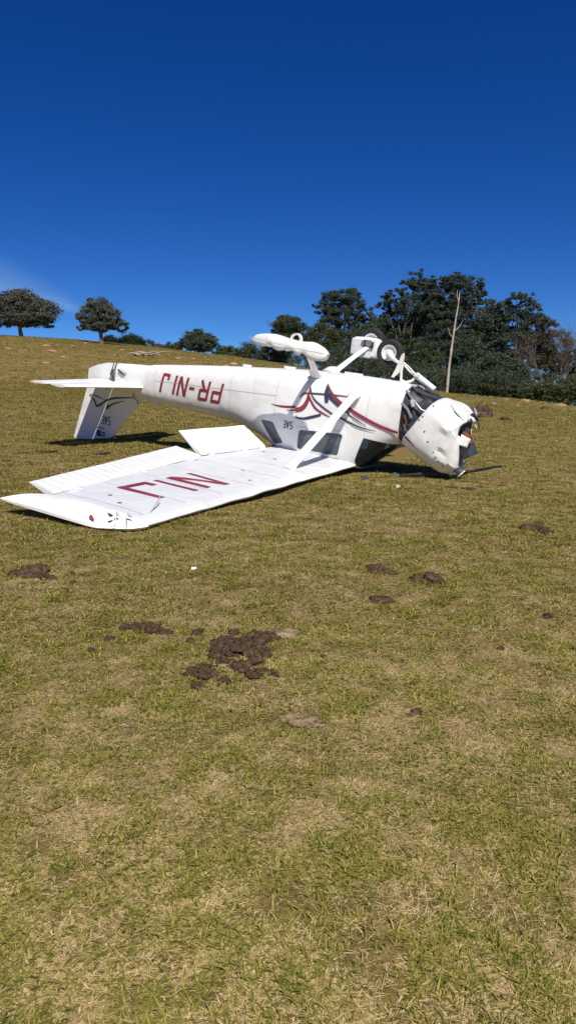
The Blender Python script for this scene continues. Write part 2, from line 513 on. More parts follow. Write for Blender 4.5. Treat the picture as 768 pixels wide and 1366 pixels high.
WIN_DOOR = rounded([(2.775, 1.690), (2.755, 1.415), (2.085, 1.370), (2.145, 1.68)], .05)
WIN_LIP = rounded([(2.812, 1.728), (2.788, 1.385), (2.045, 1.335), (2.110, 1.718)], .07)
DOOR = rounded([(2.86, 1.79), (2.84, 1.05), (2.755, .93), (2.03, .885), (1.985, 1.33), (2.03, 1.73)], .09)
WIN_REAR = rounded([(3.44, 1.385), (3.21, 1.385), (3.02, 1.655), (3.20, 1.70)], .04)
WIN_FRONT = [(1.80, 1.375), (1.40, 1.415), (1.40, 2.2), (1.885, 2.2), (1.915, 1.72)]
WIN_BACK = [(3.30, 1.80), (3.80, 1.60), (3.95, 1.9), (3.3, 2.1)]
BVH = None
_m = fus_shell()
BVH = BVHTree.FromPolygons([Vector(v) for v in _m.v], _m.f)
body = thick(_m, 0.022)
cut = []
for nm, poly, spans, gm_ in (('door_window', WIN_DOOR, ((-1, -.1), (.1, 1)), 'glass'), ('rear_window', WIN_REAR, ((-1, -.1), (.1, 1)), 'glass'),
                             ('windshield', WIN_FRONT, ((-1, 1),), 'wglass'), ('back_window', WIN_BACK, ((-.27, .27),), 'glass')):
    for y0, y1 in spans: cut.append((temp_obj(prism(poly, y0, y1)), nm, gm_))
fuselage = finish(boolean(body, [c_[0] for c_ in cut], 'DIFFERENCE'), 'fuselage', M['white'], air)
drop(body)
for c_, nm, gm_ in cut:
    sh = thick(fus_shell(-0.008), 0.005)
    finish(boolean(sh, [c_], 'INTERSECT'), nm, M[gm_], fuselage)
    drop(sh)
# door proud of the skin, one each side, with its own window frame
for y0, y1 in ((-1, -.2), (.2, 1)):
    sh = thick(fus_shell(0.007, 1.6, 3.3), 0.012)
    dc = temp_obj(prism(DOOR, y0, y1)); k2 = temp_obj(prism(WIN_DOOR, y0 - .1, y1 + .1))
    b = sh.modifiers.new('i', 'BOOLEAN'); b.operation = 'INTERSECT'; b.object = dc; b.solver = 'EXACT'
    door = finish(boolean(sh, [k2], 'DIFFERENCE'), 'door', M['white'], fuselage)
    drop(sh); drop(dc)
    sh = thick(fus_shell(0.018, 1.6, 3.3), 0.02)
    dc = temp_obj(prism(WIN_LIP, y0, y1))
    b = sh.modifiers.new('i', 'BOOLEAN'); b.operation = 'INTERSECT'; b.object = dc; b.solver = 'EXACT'
    finish(boolean(sh, [k2], 'DIFFERENCE'), 'window_frame', M['white'], fuselage)
    drop(sh); drop(dc); drop(k2)
for c_ in cut: drop(c_[0])
# firewall, tail bulkhead, cabin fittings
part(MB().loft([fus_ring(1.385, grow=-.022), fus_ring(1.40, grow=-.022)], cap0=True, cap1=True), 'firewall', M['dark'], fuselage)
def seat(y):
    mb = MB()
    mb.box((2.45, y, 1.02), (.44, .38, .11)); mb.box((2.72, y, 1.28), (.10, .37, .46), Matrix.Rotation(R(14), 3, 'Y'))
    o = part(mb, 'seat', M['seatfab'], fuselage)
    b = o.modifiers.new('b', 'BEVEL'); b.width = .03; b.segments = 2
seat(-.23); seat(.23)
part(MB().box((1.66, 0, 1.27), (.07, .84, .20)), 'instrument_panel', M['interior'], fuselage)

# --- flat marks laid on the skin
def strip2d(pts, widths, step=0.04):
    P = [Vector(p) for p in pts]
    # resample (Catmull-Rom when more than two points)
    out = []; wd = []
    for i in range(len(P) - 1):
        p0 = P[max(i - 1, 0)]; p1 = P[i]; p2 = P[i + 1]; p3 = P[min(i + 2, len(P) - 1)]
        n = max(1, int((p2 - p1).length / step))
        for j in range(n):
            t = j / n
            out.append(0.5 * ((2 * p1) + (p2 - p0) * t + (2 * p0 - 5 * p1 + 4 * p2 - p3) * t * t + (3 * p1 - p0 - 3 * p2 + p3) * t ** 3))
            wd.append(widths[i] * (1 - t) + widths[i + 1] * t)
    out.append(P[-1]); wd.append(widths[-1])
    V = []; F = []
    for i, p in enumerate(out):
        d = out[min(i + 1, len(out) - 1)] - out[max(i - 1, 0)]
        d.normalize(); nrm = Vector((-d.y, d.x))
        V += [p + nrm * wd[i] / 2, p - nrm * wd[i] / 2]
        if i: F.append((2 * i - 2, 2 * i - 1, 2 * i + 1, 2 * i))
    return V, F
def straight(pts, w, step=0.04):
    V = []; F = []
    for a, b in zip(pts[:-1], pts[1:]):
        v, f = strip2d([a, b], [w, w], step); o = len(V)
        V += v; F += [tuple(i + o for i in q) for q in f]
    return V, F
def on_side(V, off=0.004, lift=0.0):
    out = []
    for p in V:
        h = BVH.ray_cast(Vector((p[0], -3, p[1])), Vector((0, 1, 0)))
        if h[0] is None: h = BVH.find_nearest(Vector((p[0], -.4, p[1])))
        n = h[1] if h[1].y < 0 else -h[1]
        out.append(h[0] + n * (off + lift))
    return out
def mark(name, V, F, m, parent, mapper):
    return part(MB().add(mapper(V), F), name, m, parent)
GLYPH = {'P': [[(0, 0), (0, 1)], [(0, .96), (.72, .96)], [(.70, 1), (.70, .46)], [(0, .50), (.72, .50)]],
         'R': [[(0, 0), (0, 1)], [(0, .96), (.72, .96)], [(.70, 1), (.70, .46)], [(0, .50), (.72, .50)], [(.30, .5), (.74, 0)]],
         '-': [[(.08, .52), (.62, .52)]],
         'N': [[(0, 0), (0, 1)], [(.04, .98), (.70, .02)], [(.74, 0), (.74, 1)]],
         'I': [[(.2, 0), (.2, 1)]],
         'J': [[(.62, 0), (.62, 1)], [(.05, .05), (.65, .05)], [(.04, 0.0), (.04, .3)]],
         'S': [[(.68, .95), (.04, .95)], [(.06, 1), (.06, .5)], [(.02, .52), (.7, .52)], [(.66, .55), (.66, .0)], [(.7, .05), (.02, .05)]],
         'A': [[(0, 0), (.34, 1)], [(.34, 1), (.7, 0)], [(.14, .32), (.58, .32)]],
         'E': [[(.04, 0), (.04, 1)], [(0, .95), (.66, .95)], [(0, .52), (.58, .52)], [(0, .05), (.66, .05)]]}
def letter(ch, x0, z0, w, h, sw, slant, m, parent, mapper, flipu=1):
    V = []; F = []; lifts = []
    for q, st in enumerate(GLYPH[ch]):
        v, f = straight([(u * w, t * h) for u, t in st], sw)
        o = len(V)
        V += [(x0 + flipu * (p.x + slant * p.y / h), z0 + p.y, q * 0.0006) for p in v]
        F += [tuple(i + o for i in g) for g in f]
    return mark('letter', V, F, m, parent, mapper)
def side_map(extra):
    def f(V): return [on_side([(p[0], p[1])], 0.004 + extra + (p[2] if len(p) > 2 else 0))[0] for p in V]
    return f
for ch, x0 in zip('PR-NIJ', (4.20, 4.455, 4.71, 4.90, 5.10, 5.29)):
    letter(ch, x0, 0.985, .215 if ch in 'PR' else .2, .295, .046, .06, M['red'], fuselage, side_map(0))
for ch, x0 in zip('SAE', (2.875, 2.935, 2.99)):
    letter(ch, x0, 1.335, .055, .10, .013, .0, M['charcoal'], fuselage, side_map(0.0))
STRIPES = [
 ('red',  [(3.27, 1.143), (3.08, 1.150), (2.86, 1.125)], [.004, .030, .034], 0),
 ('navy', [(3.0, 1.185), (2.92, 1.18), (2.855, 1.165)], [.004, .016, .018], 0),
 ('red',  [(2.845, 1.165), (2.745, 1.125), (2.685, 1.03), (2.675, .935), (2.672, .81)], [.060, .066, .058, .036, .004], .010),
 ('red',  [(2.665, .955), (2.553, 1.087), (2.42, 1.145), (2.293, 1.18)], [.030, .030, .024, .006], .010),
 ('navy', [(2.672, .82), (2.60, .96), (2.454, 1.054), (2.257, 1.143)], [.006, .020, .026, .022], .011),
 ('navy', [(2.835, 1.262), (2.72, 1.262), (2.597, 1.225), (2.448, 1.168)], [.018, .034, .040, .034], .010),
 ('navy', [(2.431, .765), (2.41, .88), (2.385, 1.0)], [.006, .07, .05], .010),
 ('navy', [(2.42, .86), (2.33, .935), (2.161, 1.038), (2.045, 1.085)], [.05, .046, .036, .020], .0115),
 ('red',  [(2.428, .758), (2.34, .86), (2.224, .948), (2.08, 1.02)], [.006, .030, .040, .042], .0125),
 ('red',  [(2.08, 1.02), (1.86, 1.105), (1.65, 1.175), (1.50, 1.21), (1.368, 1.235)], [.042, .044, .042, .038, .034], .0105),
 ('navy', [(2.06, 1.10), (1.90, 1.165), (1.78, 1.215)], [.020, .018, .004], .0105),
 ('navy', [(2.25, 1.135), (2.05, 1.195), (1.85, 1.245), (1.64, 1.262)], [.020, .026, .022, .004], .012)]
for k, (m_, pts, wd, lf) in enumerate(STRIPES):
    V, F = strip2d(pts, wd, .03)
    mark('stripe', V, F, M[m_], fuselage, side_map(lf))
# painted shadow in the gap along the door's lower edge, skin seams, small fittings
V, F = strip2d([(2.80, .985), (2.755, .925), (2.40, .893), (2.03, .877)], [.012, .02, .02, .012], .04)
mark('door_gap_shadow', V, F, M['gap'], fuselage, side_map(.010))
for pts in ([(3.2, .70), (3.2, 1.30)], [(4.05, .74), (4.05, 1.50)], [(5.62, .90), (5.60, 1.42)], [(1.80, .64), (1.80, 1.36)], [(3.2, 1.02), (5.6, 1.12)]):
    V, F = strip2d(pts, [.005, .005], .08)
    mark('seam', V, F, M['seam'], fuselage, side_map(0.0))
V, F = strip2d([(2.72, 1.31), (2.66, 1.31), (2.63, 1.36)], [.012, .012, .012], .02)
mark('door_handle', V, F, M['metal'], fuselage, side_map(.02))
V, F = strip2d([(6.27, 1.10), (6.32, 1.10)], [.055, .055], .04)
mark('vent', V, F, M['seam'], fuselage, side_map(0))
def rivets(name, pts, mapper, parent, pitch=.05, r_=.0045):
    P = [Vector(p) for p in pts]; V = []; F = []
    for a, b in zip(P[:-1], P[1:]):
        n = max(1, int((b - a).length / pitch))
        for k in range(n):
            c = a.lerp(b, k / n); o = len(V)
            V += [(c.x + r_ * math.cos(j * math.pi / 3), c.y + r_ * math.sin(j * math.pi / 3)) for j in range(6)]; F.append(tuple(range(o, o + 6)))
    return tag(mark(name, V, F, M['seam'], parent, mapper), kind='stuff')
for x in (3.22, 3.62, 4.07, 4.55, 5.1, 5.58): rivets('rivet_row', [(x, fus_par(x)[1] + .10), (x, fus_par(x)[2] - .12)], side_map(0.0), fuselage)
# belly bits that show as a ridge on the skyline
for x, l in ((3.95, .16), (3.2, .2), (2.15, .28)):
    mb = MB(); w_, zb_, zt_, e_ = fus_par(x)
    mb.loft([[(x + l * t, .04 * s_ * math.sin(max(.05, t) * math.pi) ** .5, zb_ + .01 - .035 * (c_)) for s_, c_ in ((-1, 0), (-.7, .8), (0, 1), (.7, .8), (1, 0))] for t in (0, .2, .5, .8, 1)], closed=False)
    part(mb, 'belly_fairing', M['white'], fuselage, True)

# --- wings
LE = lambda a: 1.915 - 0.030 * a
def HX(a): return float(np.interp(a, [0, .45, 2.0, 4.85, 5.2], [3.17, 3.18, 3.275, 2.83, 2.78]))
AF = [(1, .012), (.85, .004), (.6, 0), (.35, 0), (.15, .004), (.06, .012), (.02, .026), (0, .05), (.02, .076), (.06, .092), (.15, .106), (.35, .112), (.6, .104), (.85, .08), (1, .055)]
ZL = 1.725
def wing_ring(a, sg, dent=True, le=None, te=None, zs=1.0, dz=0.0):
    le = LE(a) if le is None else le; te = HX(a) if te is None else te
    out = []
    for c, z in AF:
        x = le + c * (te - le); zz = ZL + dz + (z - .055) * zs + .055
        if dent:
            k = mnoise.noise(Vector((x * 1.6, a * 1.3 * sg, 3))) * .010 + mnoise.noise(Vector((x * 6, a * 5 * sg, 9))) * .0035
            zz += k
            if 2.0 < a < 3.6: zz -= .006 * math.sin(a * 9 + x * 4)
        out.append((x, sg * a, zz))
    return out
def wing(sg):
    mb = MB()
    A = list(np.linspace(.40, 4.80, 56))
    rings = [wing_ring(a, sg) for a in A]
    mb.loft(rings, cap0=True)
    w = part(mb, 'wing', M['wing'], air, True, 40)
    # moulded tip, curling towards the ground and drawn out to a point at the back
    tb = MB()
    tip = []
    for t in np.linspace(0, 1, 9):
        a = 4.80 + .26 * t
        le = LE(4.8) - .02 + .30 * t ** 2.2; te = 2.84 + .36 * t ** .8
        tip.append(wing_ring(a, sg, True, le, te, 1.0 - .75 * t ** 2, .0 + .035 * t * t))
    tb.loft(tip, cap1=True)
    tp = part(tb, 'wing_tip', M['white'], w, True, 50)
    # aileron
    def surf(a0, a1, ch0, ch1, defl, gap=.018, inset=.0, n=28, thick_=.055):
        mb = MB(); rr = []
        for a in np.linspace(a0, a1, n):
            ch = ch0 + (ch1 - ch0) * (a - a0) / (a1 - a0); hx = HX(a) + gap; hz = ZL + .022
            ring = []
            for c, z in ((0, -.004), (.1, -.014), (.5, -.009), (1, -.003), (1, .004), (.5, .022), (.1, .036), (0, .030)):
                cx = c * ch; cz = z
                wob = mnoise.noise(Vector((c * 3, a * 2.4, 5 * sg))) * .007 * c
                ring.append((hx + cx * math.cos(defl) + cz * math.sin(defl), sg * a, hz - cx * math.sin(defl) + cz * math.cos(defl) + wob))
            rr.append(ring)
        mb.loft(rr, cap0=True, cap1=True); return mb
    ail = part(surf(2.02, 4.78, .40, .31, R(9 if sg < 0 else -6)), 'aileron', M['ribbed'], w, True, 40)
    flap = part(surf(.56, 1.96, .46, .46, R(33), gap=.05), 'flap', M['ribbed'], w, True, 40)
    return w
lw = wing(-1)
rw = wing(1)
rw.location = (.30, .0, .05)
rw.rotation_euler = (0, 0, R(-7))
# registration on the underside of the left wing, tops towards the leading edge
WB = BVHTree.FromPolygons([v.co.copy() + BASE for v in lw.data.vertices], [tuple(p.vertices) for p in lw.data.polygons])
def under_map(V):
    out = []
    for p in V:
        h = WB.ray_cast(Vector((p[0], p[1], 0)), Vector((0, 0, 1)))
        out.append(h[0] + Vector((0, 0, -.004 - (p[2] if len(p) > 2 else 0))))
    return out
def wing_letter(ch, a0, w, hgt=.52, sw=.075):
    # letter x runs outboard (towards -Y), letter up runs to the leading edge (-X)
    V = []; F = []
    for q, st in enumerate(GLYPH[ch]):
        v, f = straight([(u * w, t * hgt) for u, t in st], sw); o = len(V)
        V += [(2.675 - p.y, -(a0 + p.x), q * .0007) for p in v]; F += [tuple(i + o for i in g) for g in f]
    mark('letter', V, F, M['red'], lw, under_map)
wing_letter('N', 3.08, .46); wing_letter('I', 3.55, .38); 
V, F = [], []
for q, st in enumerate([[(.36, 0), (.36, .52)], [(.0, .035), (.39, .035)], [(.03, 0), (.03, .15)]]):
    v, f = straight(st, .078); o = len(V)
    V += [(2.675 - p.y, -(3.78 + p.x), q * .0007) for p in v]; F += [tuple(i + o for i in g) for g in f]
mark('letter', V, F, M['red'], lw, under_map)
# skin seams, inspection covers, hinge brackets and torn tip
for a in (.95, 1.72, 2.3, 2.9, 3.5, 4.1, 4.7):
    V, F = strip2d([(LE(a) + .12, -a), (HX(a) - .04, -a)], [.005, .005], .1)
    mark('seam', V, F, M['seam'], lw, under_map)
for a in (.7, .95, 1.4, 1.72, 2.0, 2.3, 2.9, 3.5, 4.1, 4.7):
    rivets('rivet_row', [(LE(a) + .14, -a - .015), (HX(a) - .05, -a - .015)], under_map, lw, .06)
rivets('rivet_row', [(2.28, -.5), (2.20, -4.75)], under_map, lw, .06)
for x, a in ((2.45, 2.35), (3.12, 2.35), (2.62, 1.35), (2.1, 2.75), (3.0, 1.0), (2.35, 1.1), (2.5, 4.45), (2.25, 4.6)):
    V = [(x + .022 * math.cos(k * math.pi / 4), -a + .022 * math.sin(k * math.pi / 4)) for k in range(8)]
    mark('inspection_cover', V, [tuple(range(8))], M['metal'] if a > 2 else M['gap'], lw, under_map)
for a in (.75, 1.15, 1.85, 2.3, 3.4, 4.5):
    hx = HX(a)
    mb = MB().add([(hx - .10, -a - .012, ZL + .006), (hx - .10, -a + .012, ZL + .006), (hx + .05, -a - .012, ZL - .035), (hx + .05, -a + .012, ZL - .035),
                   (hx + .06, -a - .012, ZL + .02), (hx + .06, -a + .012, ZL + .02)], [(0, 1, 3, 2), (2, 3, 5, 4), (0, 2, 4), (1, 5, 3), (0, 4, 5, 1)])
    part(mb, 'hinge_bracket', M['white'], lw)
part(MB().tube([(2.20, -5.0, ZL + .035), (2.16, -5.03, ZL + .02), (2.12, -5.04, ZL + .04)], [.008, .013, .006], 8), 'navigation_light', M['redlens'], lw, True)
rng = random.Random(5)
for k in range(5):
    x = 1.78 + rng.random() * .3; y = -4.86 - rng.random() * .16
    a = rng.random() * 6; l = .02 + rng.random() * .035; w_ = .006 + rng.random() * .012
    z = ZL + .005 - rng.random() * .03
    c_, s_ = math.cos(a), math.sin(a)
    mb = MB().add([(x, y, z), (x + c_ * l, y + s_ * l, z - .02 * rng.random()), (x + c_ * l - s_ * w_, y + s_ * l + c_ * w_, z - .03), (x - s_ * w_, y + c_ * w_, z + .004),
                   (x + c_ * l * .5, y + s_ * l * .5, z + .012)], [(0, 1, 2, 3), (0, 4, 1), (1, 4, 2), (2, 4, 3), (3, 4, 0)])
    part(mb, 'torn_skin', M['seam'] if k % 3 else M['gap'], lw)
part(MB().tube([(1.90, -4.62, ZL + .01), (1.98, -4.42, ZL - .05), (2.03, -4.33, ZL - .075)], [.006, .006, .004], 6), 'bent_rod', M['seam'], lw)

# --- struts
def strut(sg):
    a = Vector((1.99, sg * .50, .81)); b = Vector((2.20, sg * 1.72, ZL + .01))
    mb = MB(); d = b - a
    mb.tube([a + d * t for t in (0, .03, .5, .97, 1)], [(.062, .026)] * 5, 14, True, flat=(1, 0, 0))
    s = part(mb, 'wing_strut', M['white'], air, True, 50)
    part(MB().tube([a - d * .03, a + d * .015, a + d * .06, a + d * .075], [(.055, .035), (.085, .05), (.085, .045), (.066, .03)], 14, True, flat=(1, 0, 0)), 'strut_fairing', M['white'], s, True, 50)
    part(MB().tube([b - d * .05, b - d * .03, b + d * .01], [(.066, .03), (.085, .04), (.09, .045)], 14, True, flat=(1, 0, 0)), 'strut_fairing', M['white'], s, True, 50)
strut(-1); strut(1)

# --- tail
def slab(poly, y_of):
    """fin from an outline in the X-Z plane, a half thickness at every corner"""
    mb = MB()
    L_ = [(x, y_of(x, z) - t, z) for x, z, t in poly]; R_ = [(x, y_of(x, z) + t, z) for x, z, t in poly]
    mb.loft([L_, R_], cap0=True, cap1=True); return mb
fin = part(slab([(5.95, 1.40, .03), (6.10, 1.60, .012), (6.36, 1.90, .010), (6.60, 2.19, .010), (6.68, 2.235, .012), (6.985, 2.29, .022), (6.86, 1.85, .030), (6.725, 1.36, .045), (6.3, 1.36, .05)], lambda x, z: 0), 'vertical_fin', M['white'], air)
part(slab([(5.60, 1.44, .02), (5.64, 1.545, .008), (5.78, 1.53, .010), (5.98, 1.44, .02)], lambda x, z: 0), 'dorsal_fin', M['white'], fin)
hingex = lambda z: 6.565 + (z - .95) * .31
rud_y = lambda x, z: -.10 * max(0, x - hingex(z))
rudder = part(slab([(6.575, .955, .04), (6.76, .972, .03), (7.00, 1.04, .014), (7.16, 1.115, .006), (7.19, 1.43, .006), (7.33, 1.9, .006), (7.46, 2.33, .006), (7.42, 2.365, .010), (6.992, 2.30, .022), (6.867, 1.85, .030), (6.732, 1.36, .042)],
                   rud_y), 'rudder', M['white'], air)
FB = BVHTree.FromPolygons([v.co + BASE for o in (fin, rudder) for v in o.data.vertices],
                          [tuple(i + (0 if o is fin else len(fin.data.vertices)) for i in p.vertices) for o in (fin, rudder) for p in o.data.polygons])
def fin_map(V, off=.004):
    out = []
    for p in V:
        h = FB.ray_cast(Vector((p[0], -2, p[1])), Vector((0, 1, 0)))
        if h[0] is None: h = FB.find_nearest(Vector((p[0], -.1, p[1])))
        out.append(Vector((p[0], h[0].y - off - (p[2] if len(p) > 2 else 0), p[1])))
    return out
rud_map = fin_map
for pts, wd in (([(7.13, 1.56), (7.02, 1.63), (6.955, 1.735)], [.012, .03, .04]), ([(6.955, 1.735), (6.85, 1.655), (6.785, 1.63)], [.04, .02, .012]),
                ([(7.12, 1.545), (6.97, 1.555), (6.80, 1.60)], [.01, .022, .008]),
                ([(6.90, 1.73), (6.785, 1.62), (6.60, 1.545), (6.36, 1.50), (6.12, 1.47)], [.012, .032, .034, .024, .006]),
                ([(6.74, 1.74), (6.66, 1.67), (6.52, 1.605), (6.36, 1.555)], [.03, .032, .02, .006]), ([(6.74, 1.74), (6.715, 1.65)], [.03, .02])):
    V, F = strip2d(pts, wd, .03)
    mark('stripe', V, F, M['charcoal'], fin, rud_map)
for ch, x0 in zip('SAE', (6.64, 6.715, 6.785)):
    letter(ch, x0, 1.865, .066, .145, .017, .02, M['charcoal'], fin, fin_map)
for (x0, x1, z0, z1, m_) in ((6.86, 6.95, 2.13, 2.235, 'navy'), (6.76, 6.84, 2.15, 2.18, 'charcoal'), (6.76, 6.90, 2.20, 2.225, 'charcoal'), (6.78, 6.95, 2.075, 2.09, 'charcoal')):
    mark('emblem', [(x0, z0), (x1, z0), (x1, z1), (x0, z1)], [(0, 1, 2, 3)], M[m_], fin, rud_map)
V, F = strip2d([(6.11, 1.38), (6.03, 1.575)], [.016, .016]); mark('fin_joint', V, F, M['gap'], fin, lambda V: [(p[0], -.062 if p[1] > 1.46 else -.12, p[1]) for p in V])
V, F = strip2d([(6.565, .955), (6.70, 1.42)], [.022, .014]); mark('hinge_gap', V, F, M['gap'], rudder, lambda V: [(p[0], -.10, p[1]) for p in V])
part(MB().tube([(6.46, -.11, 1.05), (6.36, -.13, 1.09), (6.29, -.135, 1.125)], [.014, .02, .008], 6), 'elevator_horn', M['gap'], air)
part(MB().tube([(6.60, -.09, 1.06), (6.60, -.12, 1.14), (6.52, -.12, 1.18)], [.018, .022, .012], 6), 'control_cable', M['gap'], air)
for sg in (-1, 1):
    def tail_ring(a, x0, x1, t, z):
        return [(x0 + (x1 - x0) * c, sg * a, z + s * t) for c, s in ((0, 0), (.06, -.5), (.3, -1), (.7, -.8), (1, -.35), (1, .35), (.7, .8), (.3, 1), (.06, .5))]
    mb = MB(); mb.loft([tail_ring(.08 + 1.34 * t, 5.84 + .42 * t, 6.56 + .02 * t, .035 - .012 * t, 1.265 + .025 * t) for t in np.linspace(0, 1, 14)], cap1=True)
    st = part(mb, 'horizontal_stabilizer', M['white'], air, True, 40)
    mb = MB(); mb.loft([tail_ring(.10 + 1.40 * t, 6.575 + .02 * t, 6.94 - .04 * t, .026 - .012 * t, 1.265 + .022 * t) for t in np.linspace(0, 1, 14)], cap0=True, cap1=True)
    part(mb, 'elevator', M['ribbed'], st, True, 40)

# --- main gear
def leg(pts, name='landing_gear_leg'):
    return part(MB().tube(pts, [(.058, .018), (.050, .016), (.042, .014)], 12, True, flat=(1, 0, 0)), name, M['white'], air, True, 50)
l1 = leg([(2.66, -.40, .66), (2.59, -.70, .50), (2.53, -1.02, .33)])
part(MB().tube([(2.66, -.40, .665), (2.655, -.46, .625), (2.645, -.49, .60)], [(.095, .05), (.085, .04), (.062, .024)], 14, True, flat=(1, 0, 0)), 'leg_fairing', M['white'], l1, True, 50)
l2 = leg([(2.80, .38, .66), (2.68, .70, .43), (2.555, 1.02, .21)])
part(MB().tube([(2.82, .36, .665), (2.80, .42, .61), (2.78, .46, .585)], [(.15, .06), (.12, .05), (.07, .03)], 14, True, flat=(1, 0, 0)), 'leg_fairing', M['white'], l2, True, 50)
# left wheel fairing, broken open along its lower side
prof = [(2.150, .345, .365), (2.165, .325, .41), (2.21, .29, .440), (2.27, .262, .452), (2.33, .240, .452), (2.37, .232, .440), (2.40, .232, .428), (2.41, .233, .385), (2.46, .236, .37),
        (2.49, .238, .405), (2.53, .240, .41), (2.56, .240, .39), (2.60, .236, .36), (2.68, .226, .345), (2.74, .218, .375), (2.80, .206, .385), (2.86, .196, .372), (2.90, .192, .352),
        (2.92, .190, .318), (2.99, .190, .318), (3.01, .191, .35), (3.06, .194, .358), (3.14, .205, .348), (3.20, .222, .335), (3.235, .245, .318), (3.25, .27, .30)]
rings = []
for x, za, zb in prof:
    t = (x - 2.15) / 1.1
    hw = .118 * max(.08, math.sin(math.pi * min(1, max(0, t * .93 + .035))) ** .55)
    ring = []
    seam_z = .375 - .10 * t
    for k in range(15):
        u = k / 14                                                    # from the torn edge, round the top, to the torn edge
        ang = math.pi * u
        z = zb + (za - zb) * math.sin(ang) ** .7
        y = -1.13 - hw * math.copysign(abs(math.cos(ang)) ** .6, math.cos(ang))
        ring.append((x, y, z))
    rings.append(ring)
mb = MB(); mb.loft(rings, closed=False)
mb.f.append(tuple(range(15))); mb.f.append(tuple(len(mb.v) - 15 + k for k in range(15)))
spat = part(mb, 'wheel_fairing', M['white'], air, True, 28)
s_ = spat.modifiers.new('s', 'SOLIDIFY'); s_.thickness = .006
V, F = strip2d([(2.16, .352), (2.5, .335), (2.8, .305), (3.24, .262)], [.008] * 4, .06)
part(MB().add([(p.x, -1.262, p.y) for p in V], F), 'seam', M['seam'], spat)
part(MB().lathe((2.62, -1.13, .225), (0, 1, 0), [(.055, -.02), (.075, -.025), (.078, .025), (.055, .02), (.055, -.02)], 24), 'wheel_rim', M['white'], air, True, 40)
# right wheel and the remains of its fairing
def wheel(c, r, w, axis=(0, 1, 0), rad_rim=.5):
    pr = [(r * .56, -w * .40), (r * .72, -w * .5), (r * .90, -w * .46), (r * .985, -w * .25), (r, 0), (r * .985, w * .25), (r * .90, w * .46), (r * .72, w * .5), (r * .56, w * .40), (r * .56, -w * .4)]
    t = part(MB().lathe(c, axis, pr, 36), 'tyre', M['rubber'], air, True, 40)
    c = Vector(c); ax = Vector(axis).normalized()
    h = MB().lathe(c, axis, [(.001, -w * .34), (r * .16, -w * .36), (r * .18, -w * .22), (r * .40, -w * .20), (r * .50, -w * .40), (r * .57, -w * .42), (r * .57, w * .42), (r * .5, w * .4), (r * .4, w * .2), (.001, w * .25)], 28)
    part(h, 'wheel_hub', M['white'], t, True, 40)
    h2 = MB().lathe(c - ax * w * .345, axis, [(.001, -.012), (r * .11, -.012), (r * .13, .01), (.001, .012)], 12)
    part(h2, 'axle_nut', M['gap'], t)
    return t
wheel((2.62, 1.26, .145), .205, .15)
rem = MB()
rg = []
for x, z0, z1, hw in ((2.40, .14, .33, .06), (2.45, .10, .39, .10), (2.60, .09, .40, .115), (2.78, .10, .385, .115), (2.84, .13, .37, .10), (2.865, .17, .33, .06)):
    rg.append([(x, 1.10 + y * hw, z0 + (z1 - z0) * q) for y, q in ((-1, .12), (-.8, 0), (.2, 0), (.8, .02), (1, .5), (.8, 1), (-.8, 1), (-1, .9))])
rem.loft(rg, cap0=True, cap1=True)
rs = part(rem, 'wheel_fairing', M['white'], air, True, 30)
for x, z, w_, h_ in ((2.57, .185, .12, .10), (2.50, .20, .06, .09), (2.64, .17, .05, .05)):
    part(MB().box((x, .972, z), (w_, .02, h_)), 'brake_bracket', M['dark'] if w_ > .055 else M['metal'], rs)
part(MB().box((2.56, .965, .34), (.13, .02, .09)), 'torque_plate', M['white'], rs)
part(MB().tube([(2.545, .95, .18), (2.545, 1.1, .17)], .05, 12), 'brake_disc', M['metal'], rs)

# --- nose gear, folded back
wheel((1.80, 0, .267), .185, .13)
ng = part(MB().tube([(1.40, 0, .505), (1.395, 0, .508), (1.125, 0, .66), (1.118, 0, .664)], [.035, .042, .042, .035], 14), 'nose_gear_strut', M['white'], air, True, 40)
part(MB().tube([(1.80, -.085, .267), (1.72, -.09, .33), (1.66, -.06, .37), (1.60, -.03, .40)], [.035, .03, .022, .02], 10), 'wheel_fork', M['white'], air, True, 40)
part(MB().tube([(1.80, .085, .267), (1.72, .09, .33), (1.66, .06, .37), (1.60, .03, .40)], [.035, .03, .022, .02], 10), 'wheel_fork', M['white'], air, True, 40)
blade = MB(); bl = [(1.575, .245), (1.60, .27), (1.625, .36), (1.66, .47), (1.70, .57), (1.672, .575), (1.60, .50), (1.575, .40), (1.56, .30)]
blade.add([(x, -.10, z) for x, z in bl] + [(x, -.075, z) for x, z in bl], [tuple(range(9)), tuple(range(17, 8, -1))] + [(i, (i + 1) % 9, 9 + (i + 1) % 9, 9 + i) for i in range(9)])
part(blade, 'steering_fairing', M['white'], air)
for pts, r_, m_ in (([(1.60, -.03, .36), (1.48, -.02, .44), (1.41, -.02, .50)], .016, 'metal'), ([(1.60, .03, .40), (1.50, .03, .48), (1.40, .03, .53)], .014, 'metal'),
                    ([(1.585, -.04, .36), (1.59, -.05, .48), (1.575, -.05, .61)], .017, 'white'), ([(1.58, -.05, .60), (1.50, -.05, .62), (1.42, -.04, .585), (1.39, -.03, .53)], .02, 'white'),
                    ([(1.57, -.05, .63), (1.46, -.06, .645), (1.36, -.06, .60)], .010, 'gap'), ([(1.38, -.03, .52), (1.37, -.03, .49)], .045, 'white'),
                    ([(1.62, .0, .30), (1.66, .0, .26)], .02, 'metal')):
    part(MB().tube(pts, r_, 10), 'gear_link', M[m_], air, True, 40)

